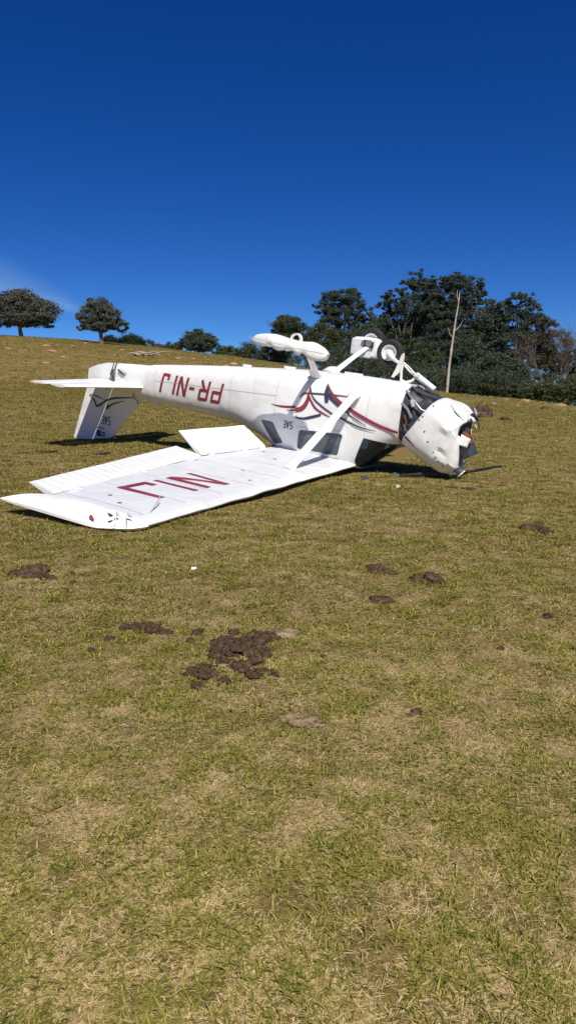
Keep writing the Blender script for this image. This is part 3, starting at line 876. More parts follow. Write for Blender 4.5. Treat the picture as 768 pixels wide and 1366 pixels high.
# --- engine and crushed cowling
eng = MB()
eng.box((1.10, 0, 1.10), (.34, .46, .40), Matrix.Rotation(R(-30), 3, 'Y'))
eng.box((1.27, 0, .98), (.16, .60, .52), Matrix.Rotation(R(-14), 3, 'Y'))
en = part(eng, 'engine', M['dark'], air)
b = en.modifiers.new('b', 'BEVEL'); b.width = .03; b.segments = 2
for sg in (-1, 1):
    for k in range(2):
        cyl = MB()
        for j in range(7):
            cyl.tube([(1.06 - .22 * k, sg * (.20 + .03 * j), 1.12 + .14 * k), (1.06 - .22 * k, sg * (.212 + .03 * j), 1.12 + .14 * k)], .085, 12)
        part(cyl, 'cylinder', M['dark'], en)
for pts, r_, m_ in (([(1.36, -.33, .70), (1.20, -.30, .82), (1.05, -.24, .95)], .014, 'metal'), ([(1.36, -.30, 1.25), (1.22, -.28, 1.12), (1.05, -.24, 1.0)], .014, 'metal'),
                    ([(1.36, .1, .68), (1.2, .05, .75), (1.0, 0, .85)], .02, 'gap'), ([(1.34, -.2, .74), (1.26, -.32, .86), (1.2, -.34, 1.05), (1.08, -.3, 1.12)], .016, 'rust'),
                    ([(1.36, -.12, .70), (1.25, -.2, .80), (1.22, -.28, .98), (1.15, -.3, 1.1)], .012, 'gap'), ([(1.30, -.38, .86), (1.27, -.40, .95)], .03, 'metal')):
    part(MB().tube(pts, r_, 8), 'hose', M[m_], en, True, 40)
def cowl_ring(t, n=56, hollow=0.0):
    tb = min(t, 1.0)
    bot = Vector((.945, .745)).lerp(Vector((.535, .955)), tb); top = Vector((1.352, 1.405)).lerp(Vector((.585, 1.725)), tb ** 1.0)
    bulge = math.sin(math.pi * min(1, tb)) * .045
    hw = float(np.interp(tb, [0, .3, .6, .85, 1.0], [.475, .490, .475, .43, .37])) - hollow
    c = (bot + top) / 2; h = (top - bot) / 2; hl = h.length; hd = h.normalized(); fwd = Vector((-hd.y, hd.x))
    if fwd.x > 0: fwd = -fwd
    hl = hl + bulge - hollow
    if t > 1:
        k = (t - 1) / .2
        hl *= 1 - .28 * k; hw *= 1 - .25 * k; c = c + fwd * (.07 * k)
    out = []
    for j in range(n):
        a = 2 * math.pi * (j + .5) / n; ca, sa = math.cos(a), math.sin(a); e = 3.5
        y = hw * math.copysign(abs(ca) ** (2 / e), ca); s = hl * math.copysign(abs(sa) ** (2 / e), sa)
        p = c + hd * s
        q = Vector((p.x, y, p.y))
        dm = np.clip((t - .5) / .5, 0, 1)
        q += Vector((mnoise.noise(q * 5.0), mnoise.noise(q * 5.0 + Vector((9, 2, 4))), mnoise.noise(q * 5.0 + Vector((3, 7, 1))))) * (.016 + .065 * dm)
        q += Vector((0, 1, 0)) * (.028 * (1 - min(1, abs(mnoise.noise(q * 4.3 + Vector((1, 4, 7)))) * 6)) * math.copysign(1, -q.y) * float(np.clip((t - .3) / .4, 0, 1)))
        cre = abs(mnoise.noise(q * 3.1 + Vector((5, 5, 5))))
        q += Vector((fwd.x, 0, fwd.y)) * (-.16 * dm * max(0, .28 - cre))
        out.append(q)
    return out
bay = MB()
ra = [Vector(p) for p in fus_ring(1.375, 56, grow=-.03)]; rb = cowl_ring(0.03, 56, hollow=.03)
def crump(p, k): return p + Vector((mnoise.noise(p * 11), mnoise.noise(p * 11 + Vector((5, 1, 2))), mnoise.noise(p * 11 + Vector((1, 8, 2))))) * .055 * k
bay.loft([ra] + [[crump(p.lerp(q, t), 1) for p, q in zip(ra, rb)] for t in (.2, .4, .6, .8)] + [rb])
part(bay, 'engine_bay_lining', M['dark'], air, True, 20)
for pts, r_, m_ in (([(1.37, -.36, .70), (1.22, -.47, .80), (1.10, -.475, .90), (1.02, -.44, .93)], .013, 'metal'), ([(1.365, -.46, .86), (1.27, -.487, .92), (1.20, -.485, 1.02)], .016, 'metal'),
                    ([(1.36, -.20, .655), (1.24, -.30, .70), (1.10, -.34, .73), (.98, -.30, .75)], .018, 'gap'), ([(1.30, -.482, 1.00), (1.26, -.485, 1.08), (1.28, -.48, 1.16)], .012, 'rust'),
                    ([(1.24, -.484, .80), (1.20, -.49, .88)], .026, 'seam')):
    part(MB().tube(pts, r_, 8), 'hose', M[m_], air, True, 40)
cw = MB()
TT = [0, .08, .2, .32, .44, .55, .64, .72, .79, .85, .90, .95, 1.0, 1.06, 1.13, 1.2]
cw.loft([cowl_ring(t) for t in TT])
nring = 56
def keep(f):
    i = min(f) // nring; c = sum((Vector(cw.v[k]) for k in f), Vector()) / len(f)
    n_ = mnoise.noise(c * 7.0 + Vector((2, 8, 3)))
    if TT[i] >= .78 and c.y > -.22 and c.z < 1.58 and c.z > .98 and n_ > -.35: return False       # torn mouth
    if TT[i] >= .90 and c.z > 1.62 and n_ > -.1: return False
    if TT[i] >= 1.0 and n_ > .0: return False
    return True
cw.f = [f for f in cw.f if keep(f)]
cowl = part(cw, 'engine_cowling', M['white'], air, True, 18)
s_ = cowl.modifiers.new('s', 'SOLIDIFY'); s_.thickness = .008; s_.offset = -1
CB = BVHTree.FromPolygons([Vector(v) for v in cw.v], cw.f)
def cowl_map(V, off=.006):
    out = []
    for p in V:
        h = CB.ray_cast(Vector((p[0], -3, p[1])), Vector((0, 1, 0)))
        if h[0] is None or h[0].y > 0: h = CB.find_nearest(Vector((p[0], -.45, p[1])))
        n = h[1] if h[1].y < 0 else -h[1]
        out.append(h[0] + n * off)
    return out
V, F = strip2d([(1.262, 1.268), (1.19, 1.315), (1.10, 1.375)], [.034, .024, .004], .03)
mark('stripe', V, F, M['red'], cowl, cowl_map)
for x, z in ((.96, .84), (1.06, .98), (1.10, 1.03), (1.00, 1.16), (.94, 1.28), (.86, 1.40), (.82, 1.46), (.78, 1.51), (.73, 1.56)):
    V = [(x + .011 * math.cos(k * math.pi / 3), z + .011 * math.sin(k * math.pi / 3)) for k in range(6)]
    mark('fastener', V, [tuple(range(6))], M['gap'], cowl, cowl_map)
# crumpled inner parts showing through the torn mouth
part(MB().box((.72, .10, 1.30), (.26, .44, .46), Matrix.Rotation(R(-32), 3, 'Y')), 'air_box', M['dark'], cowl)
part(MB().tube([(.62, -.10, 1.12), (.56, -.08, 1.25), (.60, -.02, 1.38)], [.05, .07, .05], 10), 'intake_duct', M['rust'], cowl, True)
for k, (pts, m_) in enumerate(((((.78, -.30, .78), (.70, -.36, .86), (.56, -.30, .98), (.66, -.20, .90)), 'white'), 
                              (((.60, .12, .82), (.50, .16, 1.02), (.52, .30, 1.10), (.62, .28, .88)), 'dark'),
                              (((.60, .10, .80), (.565, .11, .90), (.50, .17, 1.04), (.56, .12, .85)), 'metal'))):
    P = [Vector(p) for p in pts]; c = sum(P, Vector()) / 4 + Vector((-.03, -.03, .0))
    mb = MB().add(P + [c], [(0, 1, 4), (1, 2, 4), (2, 3, 4), (3, 0, 4)])
    o = part(mb, 'torn_panel', M[m_], cowl)
    s_ = o.modifiers.new('s', 'SOLIDIFY'); s_.thickness = .006
part(MB().lathe((.53, -.27, 1.08), (-.6, -.8, 0), [(.001, -.012), (.03, -.012), (.034, .01), (.001, .012)], 16), 'landing_light', M['gap'], cowl)
# propeller
def blade_mesh(a, b, w):
    a, b = Vector(a), Vector(b); d = (b - a)
    return MB().tube([a + d * t for t in (0, .15, .4, .7, .93, 1)], [(.035, .03), (w, .02), (w * 1.25, .014), (w, .010), (w * .75, .007), (w * .3, .005)], 10, True, flat=(.5, 0, 1))
prop = part(MB().lathe((.60, -.05, 1.66), (-.85, 0, .53), [(.001, -.10), (.05, -.08), (.085, -.02), (.09, .05), (.001, .06)], 18), 'propeller_hub', M['dark'], air, True, 40)
part(blade_mesh((.60, -.10, 1.69), (1.28, -.42, 1.80), .042), 'propeller_blade', M['black'], prop, True, 40)
part(blade_mesh((.56, .0, 1.66), (.10, .08, 1.49), .018), 'propeller_blade', M['black'], prop, True, 40)
part(MB().box((1.31, -.43, 1.80), (.08, .03, .07), Matrix.Rotation(R(15), 3, 'Y')), 'blade_tip', M['metal'], prop)

# ------------------------------------------------------------------ clods, stones, debris
def lump_mesh(name, seed, sx, sy, sz, m, rough=.28, freq=1.7, sub=3, flat_bottom=True):
    bm = bmesh.new(); bmesh.ops.create_icosphere(bm, subdivisions=sub, radius=1)
    off = Vector((seed * 3.7, seed * 1.3, seed * 7.1))
    for v in bm.verts:
        d = v.co.normalized()
        k = 1 + rough * mnoise.noise(d * freq + off) + rough * .6 * mnoise.noise(d * freq * 2.7 + off) + rough * .3 * mnoise.noise(d * freq * 6 + off)
        v.co = Vector((d.x * sx, d.y * sy, d.z * sz)) * k
        if flat_bottom and v.co.z < -.25 * sz: v.co.z = -.25 * sz
    me = bpy.data.meshes.new(name); bm.to_mesh(me); bm.free()
    me.materials.append(m); me.shade_smooth()
    return me
M['dung'] = mat('dark_brown_clod', (0.092, 0.061, 0.038), 1.0, spec=.05, var=.6, vscale=22, bump=1.0, bscale=70)
M['soil'] = mat('greyish_brown_soil', (0.26, 0.185, 0.11), 1.0, spec=.05, var=.55, vscale=30, bump=1.0, bscale=50)
M['mound'] = mat('orange_earth_mound', (0.36, 0.20, 0.11), .95, var=.3, vscale=2, bump=.8, bscale=8)
M['stone'] = mat('grey_brown_stone', (0.22, 0.18, 0.14), .9, var=.3, vscale=4, bump=.6, bscale=12)
keepout = []          # (x, y, radius) bare of grass
rng = random.Random(11)
def clod_pile(label, spots, m='dung', z_=.6, group=None, cat='dirt', name='dirt_clod_pile'):
    """spots: (px, py, width px) in one pile, each a lump"""
    P = [(hit(px, py), w) for px, py, w in spots]
    c = sum((p for p, _ in P), Vector()) / len(P); c.z = gz(c.x, c.y)
    e = empty(name, c); tag(e, label, cat, group)
    big = []
    for (p, w) in P:
        s = w * (p - ORG).length / FPX / 2
        if w < 20 or m == 'soil' or z_ < .4:
            big.append((p, w, 0.0)); continue
        big.append((p, w * .62, 0.0))
        for _ in range(int(w / 5)):
            a = rng.random() * 6.28; k = rng.uniform(.9, 1.5)
            q = Vector((p.x + math.cos(a) * s * k, p.y + math.sin(a) * s * k * 1.2, 0)); q.z = gz(q.x, q.y)
            big.append((q, rng.uniform(1.5, 4.5), .006))
        n_ = int((w / 10.0) ** 2 * .75) + 3
        for _ in range(n_):
            a = rng.random() * 6.28; k = math.sqrt(rng.random())
            q = Vector((p.x + math.cos(a) * s * k, p.y + math.sin(a) * s * k * 1.15, 0)); q.z = gz(q.x, q.y)
            big.append((q, rng.choice((4, 5, 7, 9, 12, 16, 20)) * (1 if w > 30 else .7), s * z_ * .38 * (1 - k * k)))
    for (p, w, lift) in big:
        dist = (p - ORG).length; s = w * dist / FPX / 2 * .9
        me = lump_mesh('clod', rng.random() * 50, s * rng.uniform(.9, 1.1), s * rng.uniform(.9, 1.2), s * (z_ * .8 if w > 20 or m == 'soil' or z_ < .4 else .7) * rng.uniform(.8, 1.25), M[m], .45, 2.0)
        o = link(bpy.data.objects.new('clod', me), e); o.location = p - c + Vector((0, 0, s * (.03 if m == 'soil' else .10) + lift)); o.rotation_euler = (0, 0, rng.random() * 6)
        if m != 'soil': keepout.append((p.x, p.y, s * .62))
    return e
clod_pile('large crumbled heap of dark brown dirt clods on the grass',
          [(318, 868, 62), (335, 855, 44), (300, 872, 38), (330, 888, 40), (345, 872, 36), (312, 846, 17), (289, 858, 15), (355, 899, 28), (333, 903, 26), (300, 884, 24), (362, 850, 24), (318, 890, 26), (346, 846, 22), (304, 858, 24)], z_=.62)
clod_pile('small cluster of dark round clods just in front of the largest dirt heap', [(281, 900, 34), (262, 900, 26), (263, 916, 18), (300, 908, 22), (272, 893, 24), (252, 901, 14)], z_=.7)
clod_pile('pale dry mound of soil at the edge of the largest dirt heap', [(378, 846, 46), (392, 850, 22), (362, 842, 20)], 'soil', .22)
clod_pile('two small dark clods between the long low clump and the large heap', [(262, 846, 17), (254, 857, 14), (268, 843, 12)], z_=.6)
clod_pile('long low clump of dark dirt with a pale edge', [(190, 838, 28), (204, 841, 28), (178, 839, 22), (216, 845, 20), (167, 840, 16)], z_=.42)
clod_pile('small dark clods scattered beside the long low clump', [(147, 853, 14), (158, 858, 8), (122, 869, 11)], z_=.55)
clod_pile('flat dark brown dirt heap in open grass off the wing tip', [(42, 766, 38), (30, 770, 26), (56, 770, 28), (44, 760, 24), (18, 770, 18), (68, 772, 14)], z_=.42)
clod_pile('two tiny dark clods beside the flat dirt heap off the wing tip', [(97, 766, 9), (97, 777, 8)], z_=.5)
clod_pile('crumbly grey brown clod beside the smooth dark brown mound', [(503, 760, 26), (514, 764, 24), (524, 766, 14), (496, 764, 14)], z_=.5)
clod_pile('smooth dark brown oval mound with a lighter hump', [(570, 776, 38), (588, 779, 26), (555, 775, 22)], z_=.42)
clod_pile('thin flat dark dirt pat below the crumbly clod', [(506, 801, 34), (518, 803, 18)], z_=.3)
clod_pile('reddish brown dirt mound in a ring of greener grass', [(712, 706, 30), (724, 710, 20), (700, 706, 16)], z_=.4)
clod_pile('pale bare soil mound with straw in front of the clod cluster', [(400, 960, 50), (384, 958, 26), (420, 964, 28)], 'soil', .14)
clod_pile('single small black clod alone in the grass', [(667, 866, 9)], z_=.7)
clod_pile('low dark clod half hidden in the grass by the frame edge', [(733, 823, 16), (728, 825, 10)], z_=.4)
clod_pile('pair of small dark clods one above the other', [(431, 876, 9), (428, 886, 11)], z_=.6)
clod_pile('faint brown clump in grass beyond the pale soil mound', [(556, 951, 16), (545, 955, 10)], z_=.4)
clod_pile('low dark clump on the grass between wing and tail fin', [(138, 605, 18), (128, 606, 10)], z_=.14)
clod_pile('small dark clump on the grass beside the tail fin', [(66, 603, 22), (54, 602, 12)], z_=.12)
clod_pile('crumbly dark soil ploughed up under the crushed nose', [(600, 650, 18), (622, 652, 20), (640, 650, 16), (655, 656, 12), (585, 653, 10), (668, 648, 10)], z_=.10)
clod_pile('pale flat stone lying in straw near the lower left foreground', [(170, 966, 22), (180, 963, 10)], 'soil', .25)
clod_pile('low soil mound on the far right grass beyond the nose', [(676, 561, 14), (670, 560, 9)], z_=.4)
clod_pile('dark clod near the forest edge on the right', [(725, 546, 9)], z_=.5)

MOUNDS = [(62, 460, 9, 'small pale orange earth mound beside the round crowned tree'), (70, 467, 12, 'low orange earth mound on the hillside below the two trees'), (61, 483, 12, 'bright orange earth mound on the left hillside'),
          (10, 464, 9, 'pinkish earth mound under the round crowned tree'), (84, 475, 9, 'flat pinkish earth mound between the two trees downhill'), (48, 508, 18, 'broad orange earth mound just beyond the stabilizer tip'),
          (97, 461, 5, 'tiny pale mound on the ridge between two trees'), (114, 457, 6, 'tiny pale mound at the ridge left of irregular tree'), (162, 457, 6, 'tiny tan mound at foot of the clipped bushes'),
          (153, 473, 5, 'tiny tan mound downhill of the irregular tree'), (34, 467, 6, 'faint tan mound downhill of the round crowned tree'), (238, 477, 9, 'reddish earth mound right of the pale branches'),
          (312, 484, 11, 'pale pink mound behind the tail boom'), (302, 487, 9, 'smaller pink mound in front of the pale pink mound'), (273, 470, 5, 'tiny pale mound below the spreading bush'),
          (225, 464, 4, 'tiny pale mound at the ridge by the hedge'), (258, 478, 6, 'small tan mound beyond the fuselage'), (285, 473, 4, 'tiny grey mound near the ridge bushes'),
          (657, 537, 9, 'low grey tan mound at the forest edge'), (673, 532, 9, 'grey brown mound against the forest'), (699, 533, 12, 'tan mound against the forest foot'),
          (745, 539, 16, 'bright orange earth mound against the forest bushes'), (690, 541, 6, 'small tan mound in front of forest mounds'), (643, 526, 6, 'upright grey stone at the forest edge'), (619, 525, 5, 'small pale stone near the bare trunk')]
for k, (px, py, w, lab) in enumerate(MOUNDS):
    p = hit(px, py + w * .2); s = w * (p - ORG).length / FPX * .55
    grey = 'grey' in lab or 'stone' in lab
    me = lump_mesh('earth_mound', k * 1.7 + 3, s, s * .9, s * (.8 if 'upright' in lab else .42), M['stone' if grey else 'mound'], .3)
    o = link(bpy.data.objects.new('stone' if 'stone' in lab else 'earth_mound', me)); o.location = p
    tag(o, lab, 'stone' if 'stone' in lab else 'mound', 'earth mounds on the hillside'); o.rotation_euler = (0, 0, k)

# pale dead branches lying on the hillside behind the tail
M['deadwood'] = mat('bleached_wood', (0.34, 0.28, 0.21), .85, var=.3, vscale=6)
M['bark'] = mat('grey_brown_bark', (0.12, 0.09, 0.07), .9, var=.4, vscale=5, bump=.6, bscale=20)
M['palebark'] = mat('pale_eucalypt_bark', (0.42, 0.36, 0.30), .8, var=.3, vscale=3)
c = hit(190, 476); e = empty('fallen_branches', c); tag(e, 'heap of bleached dead branches lying on the hillside behind the tail', 'branches')
for k in range(9):
    a = rng.uniform(-.5, .5) + (math.pi if k % 2 else 0); l = rng.uniform(.8, 1.8); o_ = Vector((rng.uniform(-1.0, 1.0), rng.uniform(-.5, .5), .08))
    pts = [o_ + Vector((math.cos(a) * l * t, math.sin(a) * l * t, .12 * math.sin(t * 3) + .25 * t * (k % 3) / 2)) for t in (0, .35, .7, 1)]
    MB().tube(pts, [.07, .055, .04, .015], 6).build('branch', M['deadwood'], e, True)
# weathered stump behind the nose
c = hit(640, 556); e = empty('tree_stump', c); tag(e, 'broken reddish brown stump just beyond the crushed nose', 'stump')
M['stump'] = mat('rotten_red_brown_wood', (0.085, 0.050, 0.032), .95, var=.5, vscale=8, bump=1, bscale=25)
sc_ = (c - ORG).length / FPX
link(bpy.data.objects.new('root_base', lump_mesh('root_base', 8, 15 * sc_, 10 * sc_, 8 * sc_, M['stump'], .5)), e)
for k, (dx, h_, w_) in enumerate(((-9, 7, 8), (-1, 13, 5), (9, 8, 7))):
    o = link(bpy.data.objects.new('splinter', lump_mesh('splinter', 20 + k, w_ * sc_, w_ * .8 * sc_, h_ * sc_, M['stump'], .6, 2.4)), e)
    o.location = (dx * sc_, rng.uniform(-.05, .05), 5 * sc_); o.rotation_euler = (0, rng.uniform(-.25, .35), k)
def flake(px, py, w, h, label, m, name='debris', rot=0.0, tilt=.5):
    p = hit(px, py); s = (p - ORG).length / FPX
    a = w * s / 2; b_ = h * s / 2
    mb = MB().add([(-a, 0, 0), (a * .8, -.1 * a, .004), (a, b_ * .5, b_ * 1.6), (-a * .7, b_ * .8, b_ * 1.9), (0, b_ * .2, b_ * .9), (-a, .01, -.004), (a * .8, .01 - .1 * a, 0), (a, .01 + b_ * .5, b_ * 1.6), (-a * .7, .01 + b_ * .8, b_ * 1.9)],
                  [(0, 1, 4), (1, 2, 4), (2, 3, 4), (3, 0, 4), (5, 8, 7, 6), (0, 5, 6, 1), (1, 6, 7, 2), (2, 7, 8, 3), (3, 8, 5, 0)])
    o = mb.build(name, M[m]); o.location = p + Vector((0, 0, .012)); o.rotation_euler = (0, 0, rot)
    tag(o, label, 'debris', 'small wreckage pieces on the grass')
flake(259, 762, 7, 3, 'small white scrap lying alone in front of the wing', 'white', rot=.3)
flake(531, 652, 7, 4, 'pale grey scrap beside the propeller blade tip', 'seam', rot=.6)
flake(487, 640, 10, 5, 'dark scrap under the wing root leading edge', 'gap', rot=.2)

# ------------------------------------------------------------------ trees
def leaf_mat(name, c, hue=.12):
    m = bpy.data.materials.new(name)
    nt, p, L = nodes_of(m); N = nt.nodes.new
    g = N('ShaderNodeNewGeometry')
    mr = N('ShaderNodeMapRange'); mr.inputs[3].default_value = .55; mr.inputs[4].default_value = 1.45
    L(g.outputs['Random Per Island'], mr.inputs[0])
    v = N('ShaderNodeVectorMath'); v.operation = 'SCALE'; v.inputs[0].default_value = c
    L(mr.outputs[0], v.inputs['Scale']); L(v.outputs[0], p.inputs['Base Color'])
    p.inputs['Roughness'].default_value = .6; p.inputs['Specular IOR Level'].default_value = .25
    tr = N('ShaderNodeBsdfTranslucent'); L(v.outputs[0], tr.inputs[0])
    mx = N('ShaderNodeMixShader'); mx.inputs[0].default_value = .18
    L(p.outputs[0], mx.inputs[1]); L(tr.outputs[0], mx.inputs[2]); L(mx.outputs[0], nt.nodes['Material Output'].inputs[0])
    return m
M['leaf_dark'] = leaf_mat('dark_eucalypt_leaf', (0.064, 0.084, 0.052))
M['leaf_mid'] = leaf_mat('olive_green_leaf', (0.066, 0.080, 0.034))
M['leaf_grey'] = leaf_mat('hazed_grey_brown_leaf', (0.100, 0.104, 0.080))  # grey brown leaf, lightened to put distance haze into the colour
M['leaf_bush'] = leaf_mat('bright_shrub_leaf', (0.085, 0.105, 0.036))
M['leaf_clip'] = leaf_mat('dense_blue_green_leaf', (0.030, 0.045, 0.026))
M['leaf_brown'] = leaf_mat('brownish_tip_leaf', (0.085, 0.065, 0.035))

def foliage(name, blobs, leaf, nleaf, m, parent, seed, clump=.22, shell=.35):
    """blobs: (cx, cy, cz, rx, ry, rz). Leaf quads gathered in clumps inside every blob."""
    leaf *= .50; nleaf = int(nleaf * 3.1); clump *= .61
    rs = np.random.RandomState(seed)
    vol = np.array([b[3] * b[4] * b[5] for b in blobs]) ** .75; vol = vol / vol.sum()
    V = []
    for b, f in zip(blobs, vol):
        n = max(30, int(nleaf * f)); nc = max(6, n // 115)
        d = rs.normal(size=(nc, 3)); d /= np.linalg.norm(d, axis=1)[:, None]
        r = (shell + (1 - shell) * rs.rand(nc)) ** .6
        cc = d * r[:, None]
        which = rs.randint(0, nc, n)
        cs = clump * (.6 + .8 * rs.rand(nc))
        p = cc[which] + rs.normal(size=(n, 3)) * cs[which][:, None] * np.array([1, 1, .7])
        p = p * np.array(b[3:6]) + np.array(b[0:3])
        u = rs.normal(size=(n, 3)); u /= np.linalg.norm(u, axis=1)[:, None]
        w = rs.normal(size=(n, 3)); w -= u * (u * w).sum(1)[:, None]; w /= np.linalg.norm(w, axis=1)[:, None]
        s = leaf * (.6 + .8 * rs.rand(n))[:, None]
        V.append(np.stack([p - u * s, p - w * s * .42, p + u * s, p + w * s * .42], 1).reshape(-1, 3))
    V = np.concatenate(V); n = len(V) // 4
    me = bpy.data.meshes.new(name)
    me.vertices.add(len(V)); me.vertices.foreach_set('co', V.ravel())
    me.loops.add(len(V)); me.loops.foreach_set('vertex_index', np.arange(len(V), dtype=np.int32))
    me.polygons.add(n); me.polygons.foreach_set('loop_start', np.arange(0, len(V), 4, dtype=np.int32)); me.polygons.foreach_set('loop_total', np.full(n, 4, dtype=np.int32))
    me.update(calc_edges=True); me.materials.append(m)
    return link(bpy.data.objects.new(name, me), parent)

def limbs(mb, base, r0, tips, seed, fork=.35):
    rs = random.Random(seed)
    for t in tips:
        t = Vector(t); b_ = Vector((0, 0, 0))
        k = rs.uniform(fork * .7, fork * 1.3)
        f = base(k); mid = f.lerp(t, .5) + Vector((rs.uniform(-.1, .1), rs.uniform(-.1, .1), .08)) * (t - f).length
        r = r0 * .42
        mb.tube([f, f.lerp(mid, .5), mid, mid.lerp(t, .6), t], [r, r * .8, r * .55, r * .35, r * .12], 6)
        for j in range(3):
            s = mid.lerp(t, rs.uniform(0, .8)); l = (t - f).length * rs.uniform(.18, .4)
            q = s + Vector((rs.uniform(-1, 1), rs.uniform(-1, 1), rs.uniform(-.1, .9))).normalized() * l
            mb.tube([s, s.lerp(q, .5), q], [r * .35, r * .2, r * .06], 5)

def tree(name, label, px, dist, ytop, xl, xr, ybot, blobs2d, leaf, nleaf, lm, trunk_r, seed, bark='bark', clump=.22, group=None, shell=.35, cat='tree', depth=.8, pxt=None):
    """crown laid out from blobs2d = (x, y, rx, ry) in the reference's pixels at the given distance"""
    p = at_dist(px, dist)
    s = math.hypot((p - ORG).length, 0) / FPX
    e = empty(name, p); tag(e, label, cat, group)
    d = view_dir(px, 540); rt = Vector((d.y, -d.x, 0)).normalized(); aw = Vector((d.x, d.y, 0)).normalized()
    def up(x, y):
        v = view_dir(x, y); h = math.hypot(v.x, v.y); q = ORG + v * (dist / h)
        lat = (x - px) * s
        return rt * lat + Vector((0, 0, q.z - p.z))
    rs = random.Random(seed); B = []
    for (x, y, rx, ry) in blobs2d:
        c = up(x, y); dd = rs.uniform(-.35, .35) * rx * s * depth
        B.append((*(c + aw * dd), rx * s * 1.0, rx * s * depth, ry * s))
    top = max(b[2] for b in B); low = min(b[2] - b[5] for b in B)
    mainb = max(B, key=lambda b: b[3] * b[5])
    T = Vector((mainb[0], mainb[1], mainb[2] + mainb[5] * .3))
    bend = Vector((rs.uniform(-.05, .05), rs.uniform(-.05, .05), 0)) * T.z
    def axis(t):
        return Vector((0, 0, -.4)).lerp(T, t) * 1.0 + bend * math.sin(t * math.pi)
    tb = MB(); ts = [0, .08, .25, .5, .75, 1]
    tb.tube([axis(t) for t in ts], [trunk_r * 1.35, trunk_r, trunk_r * .82, trunk_r * .62, trunk_r * .4, trunk_r * .15], 9)
    limbs(tb, axis, trunk_r, [(b[0] + rs.uniform(-.3, .3) * b[3], b[1] + rs.uniform(-.3, .3) * b[4], b[2] + b[5] * rs.uniform(-.1, .5)) for b in B], seed, .45)
    tb.build('trunk', M[bark], e, True)
    foliage('crown', B, leaf, nleaf, M[lm], e, seed, clump, shell)
    return e

tree('pasture_tree', 'round crowned dark tree standing alone on the grassy ridge', 35, 78, 388, 0, 80, 438,
     [(34, 408, 28, 18), (16, 418, 18, 16), (58, 418, 22, 16), (40, 424, 30, 12), (66, 426, 13, 10), (8, 424, 12, 11), (28, 398, 16, 10), (48, 404, 16, 12)], .19, 15000, 'leaf_grey', .24, 1, clump=.2)
tree('pasture_tree', 'irregular open crowned tree with forked trunk on the ridge', 139, 70, 396, 108, 175, 440,
     [(136, 412, 19, 14), (124, 424, 14, 12), (118, 432, 11, 9), (150, 426, 16, 12), (164, 433, 11, 9), (140, 434, 20, 9), (132, 403, 10, 8), (144, 416, 14, 14)], .17, 10000, 'leaf_grey', .22, 2, clump=.2)
def bush(label, px, dist, blobs, leaf, n, lm, seed, clump=.2, group=None, name='bush'):
    return tree(name, label, px, dist, 0, 0, 0, 0, blobs, leaf, n, lm, .08, seed, clump=clump, group=group, cat='bush')
bush('small dome shaped clipped bush beside a taller one', 151, 92, [(151, 456, 10, 8), (147, 458, 8, 6), (155, 458, 8, 6)], .14, 4000, 'leaf_clip', 3, .3)
bush('tall dome shaped bush behind the irregular tree', 178, 92, [(178, 457, 14, 11), (172, 459, 10, 9), (186, 459, 10, 8)], .14, 6000, 'leaf_clip', 4, .3)
bush('low wispy hedge bush along the ridge', 205, 95, [(204, 462, 10, 8), (214, 465, 10, 7), (196, 464, 6, 6)], .16, 2200, 'leaf_grey', 5, .25)
bush('ragged low bush left of the spreading ridge tree', 230, 95, [(230, 466, 11, 9), (240, 465, 9, 9), (222, 468, 8, 6)], .16, 2800, 'leaf_mid', 6, .25)
tree('spreading_tree', 'low spreading dark tree peeking over the ridge', 266, 95, 440, 240, 293, 470,
     [(264, 452, 17, 11), (252, 458, 12, 10), (280, 457, 13, 11), (268, 460, 20, 10), (287, 464, 8, 7), (262, 446, 10, 6)], .18, 9000, 'leaf_dark', .25, 7, clump=.22)
bush('yellowish green scrub bush right of the spreading tree', 305, 95, [(304, 470, 12, 9), (314, 472, 10, 8), (296, 472, 8, 7)], .16, 3000, 'leaf_bush', 8, .25)
bush('bluish scrub bush below the wheel fairing', 330, 92, [(330, 470, 14, 13), (340, 474, 12, 12), (322, 474, 10, 9)], .17, 3600, 'leaf_mid', 9, .25)
bush('dense scrub bush behind the raised wheel fairing', 362, 88, [(360, 474, 18, 14), (374, 478, 16, 13)], .17, 4500, 'leaf_dark', 10, .25)
FG = 'forest trees beyond the aircraft'
tree('forest_tree', 'short broad tree at the left end of the forest', 385, 86, 420, 358, 415, 470, [(384, 436, 20, 14), (370, 446, 13, 14), (400, 444, 17, 14), (388, 458, 26, 14), (378, 428, 10, 7)], .19, 10000, 'leaf_mid', .25, 11, group=FG)
tree('forest_tree', 'tall open eucalypt with rounded top and sky gaps', 455, 84, 381, 418, 495, 460,
     [(458, 394, 20, 12), (440, 402, 16, 12), (468, 408, 18, 13), (432, 412, 13, 10), (484, 420, 12, 12), (452, 420, 22, 14), (440, 432, 18, 12), (474, 434, 18, 14), (424, 406, 8, 6)], .18, 13000, 'leaf_dark', .3, 12, 'bark', .17, FG)
tree('forest_tree', 'lower green tree in front of the tall open eucalypt', 432, 74, 430, 400, 470, 490, [(430, 450, 24, 16), (452, 458, 22, 18), (412, 462, 20, 16), (440, 474, 34, 14)], .17, 11000, 'leaf_mid', .25, 13, group=FG)
tree('forest_tree', 'mid height forest tree behind the nose wheel', 492, 70, 430, 470, 520, 500, [(492, 452, 20, 18), (506, 470, 20, 20), (478, 472, 18, 18), (494, 488, 26, 14)], .17, 10000, 'leaf_dark', .22, 14, group=FG)
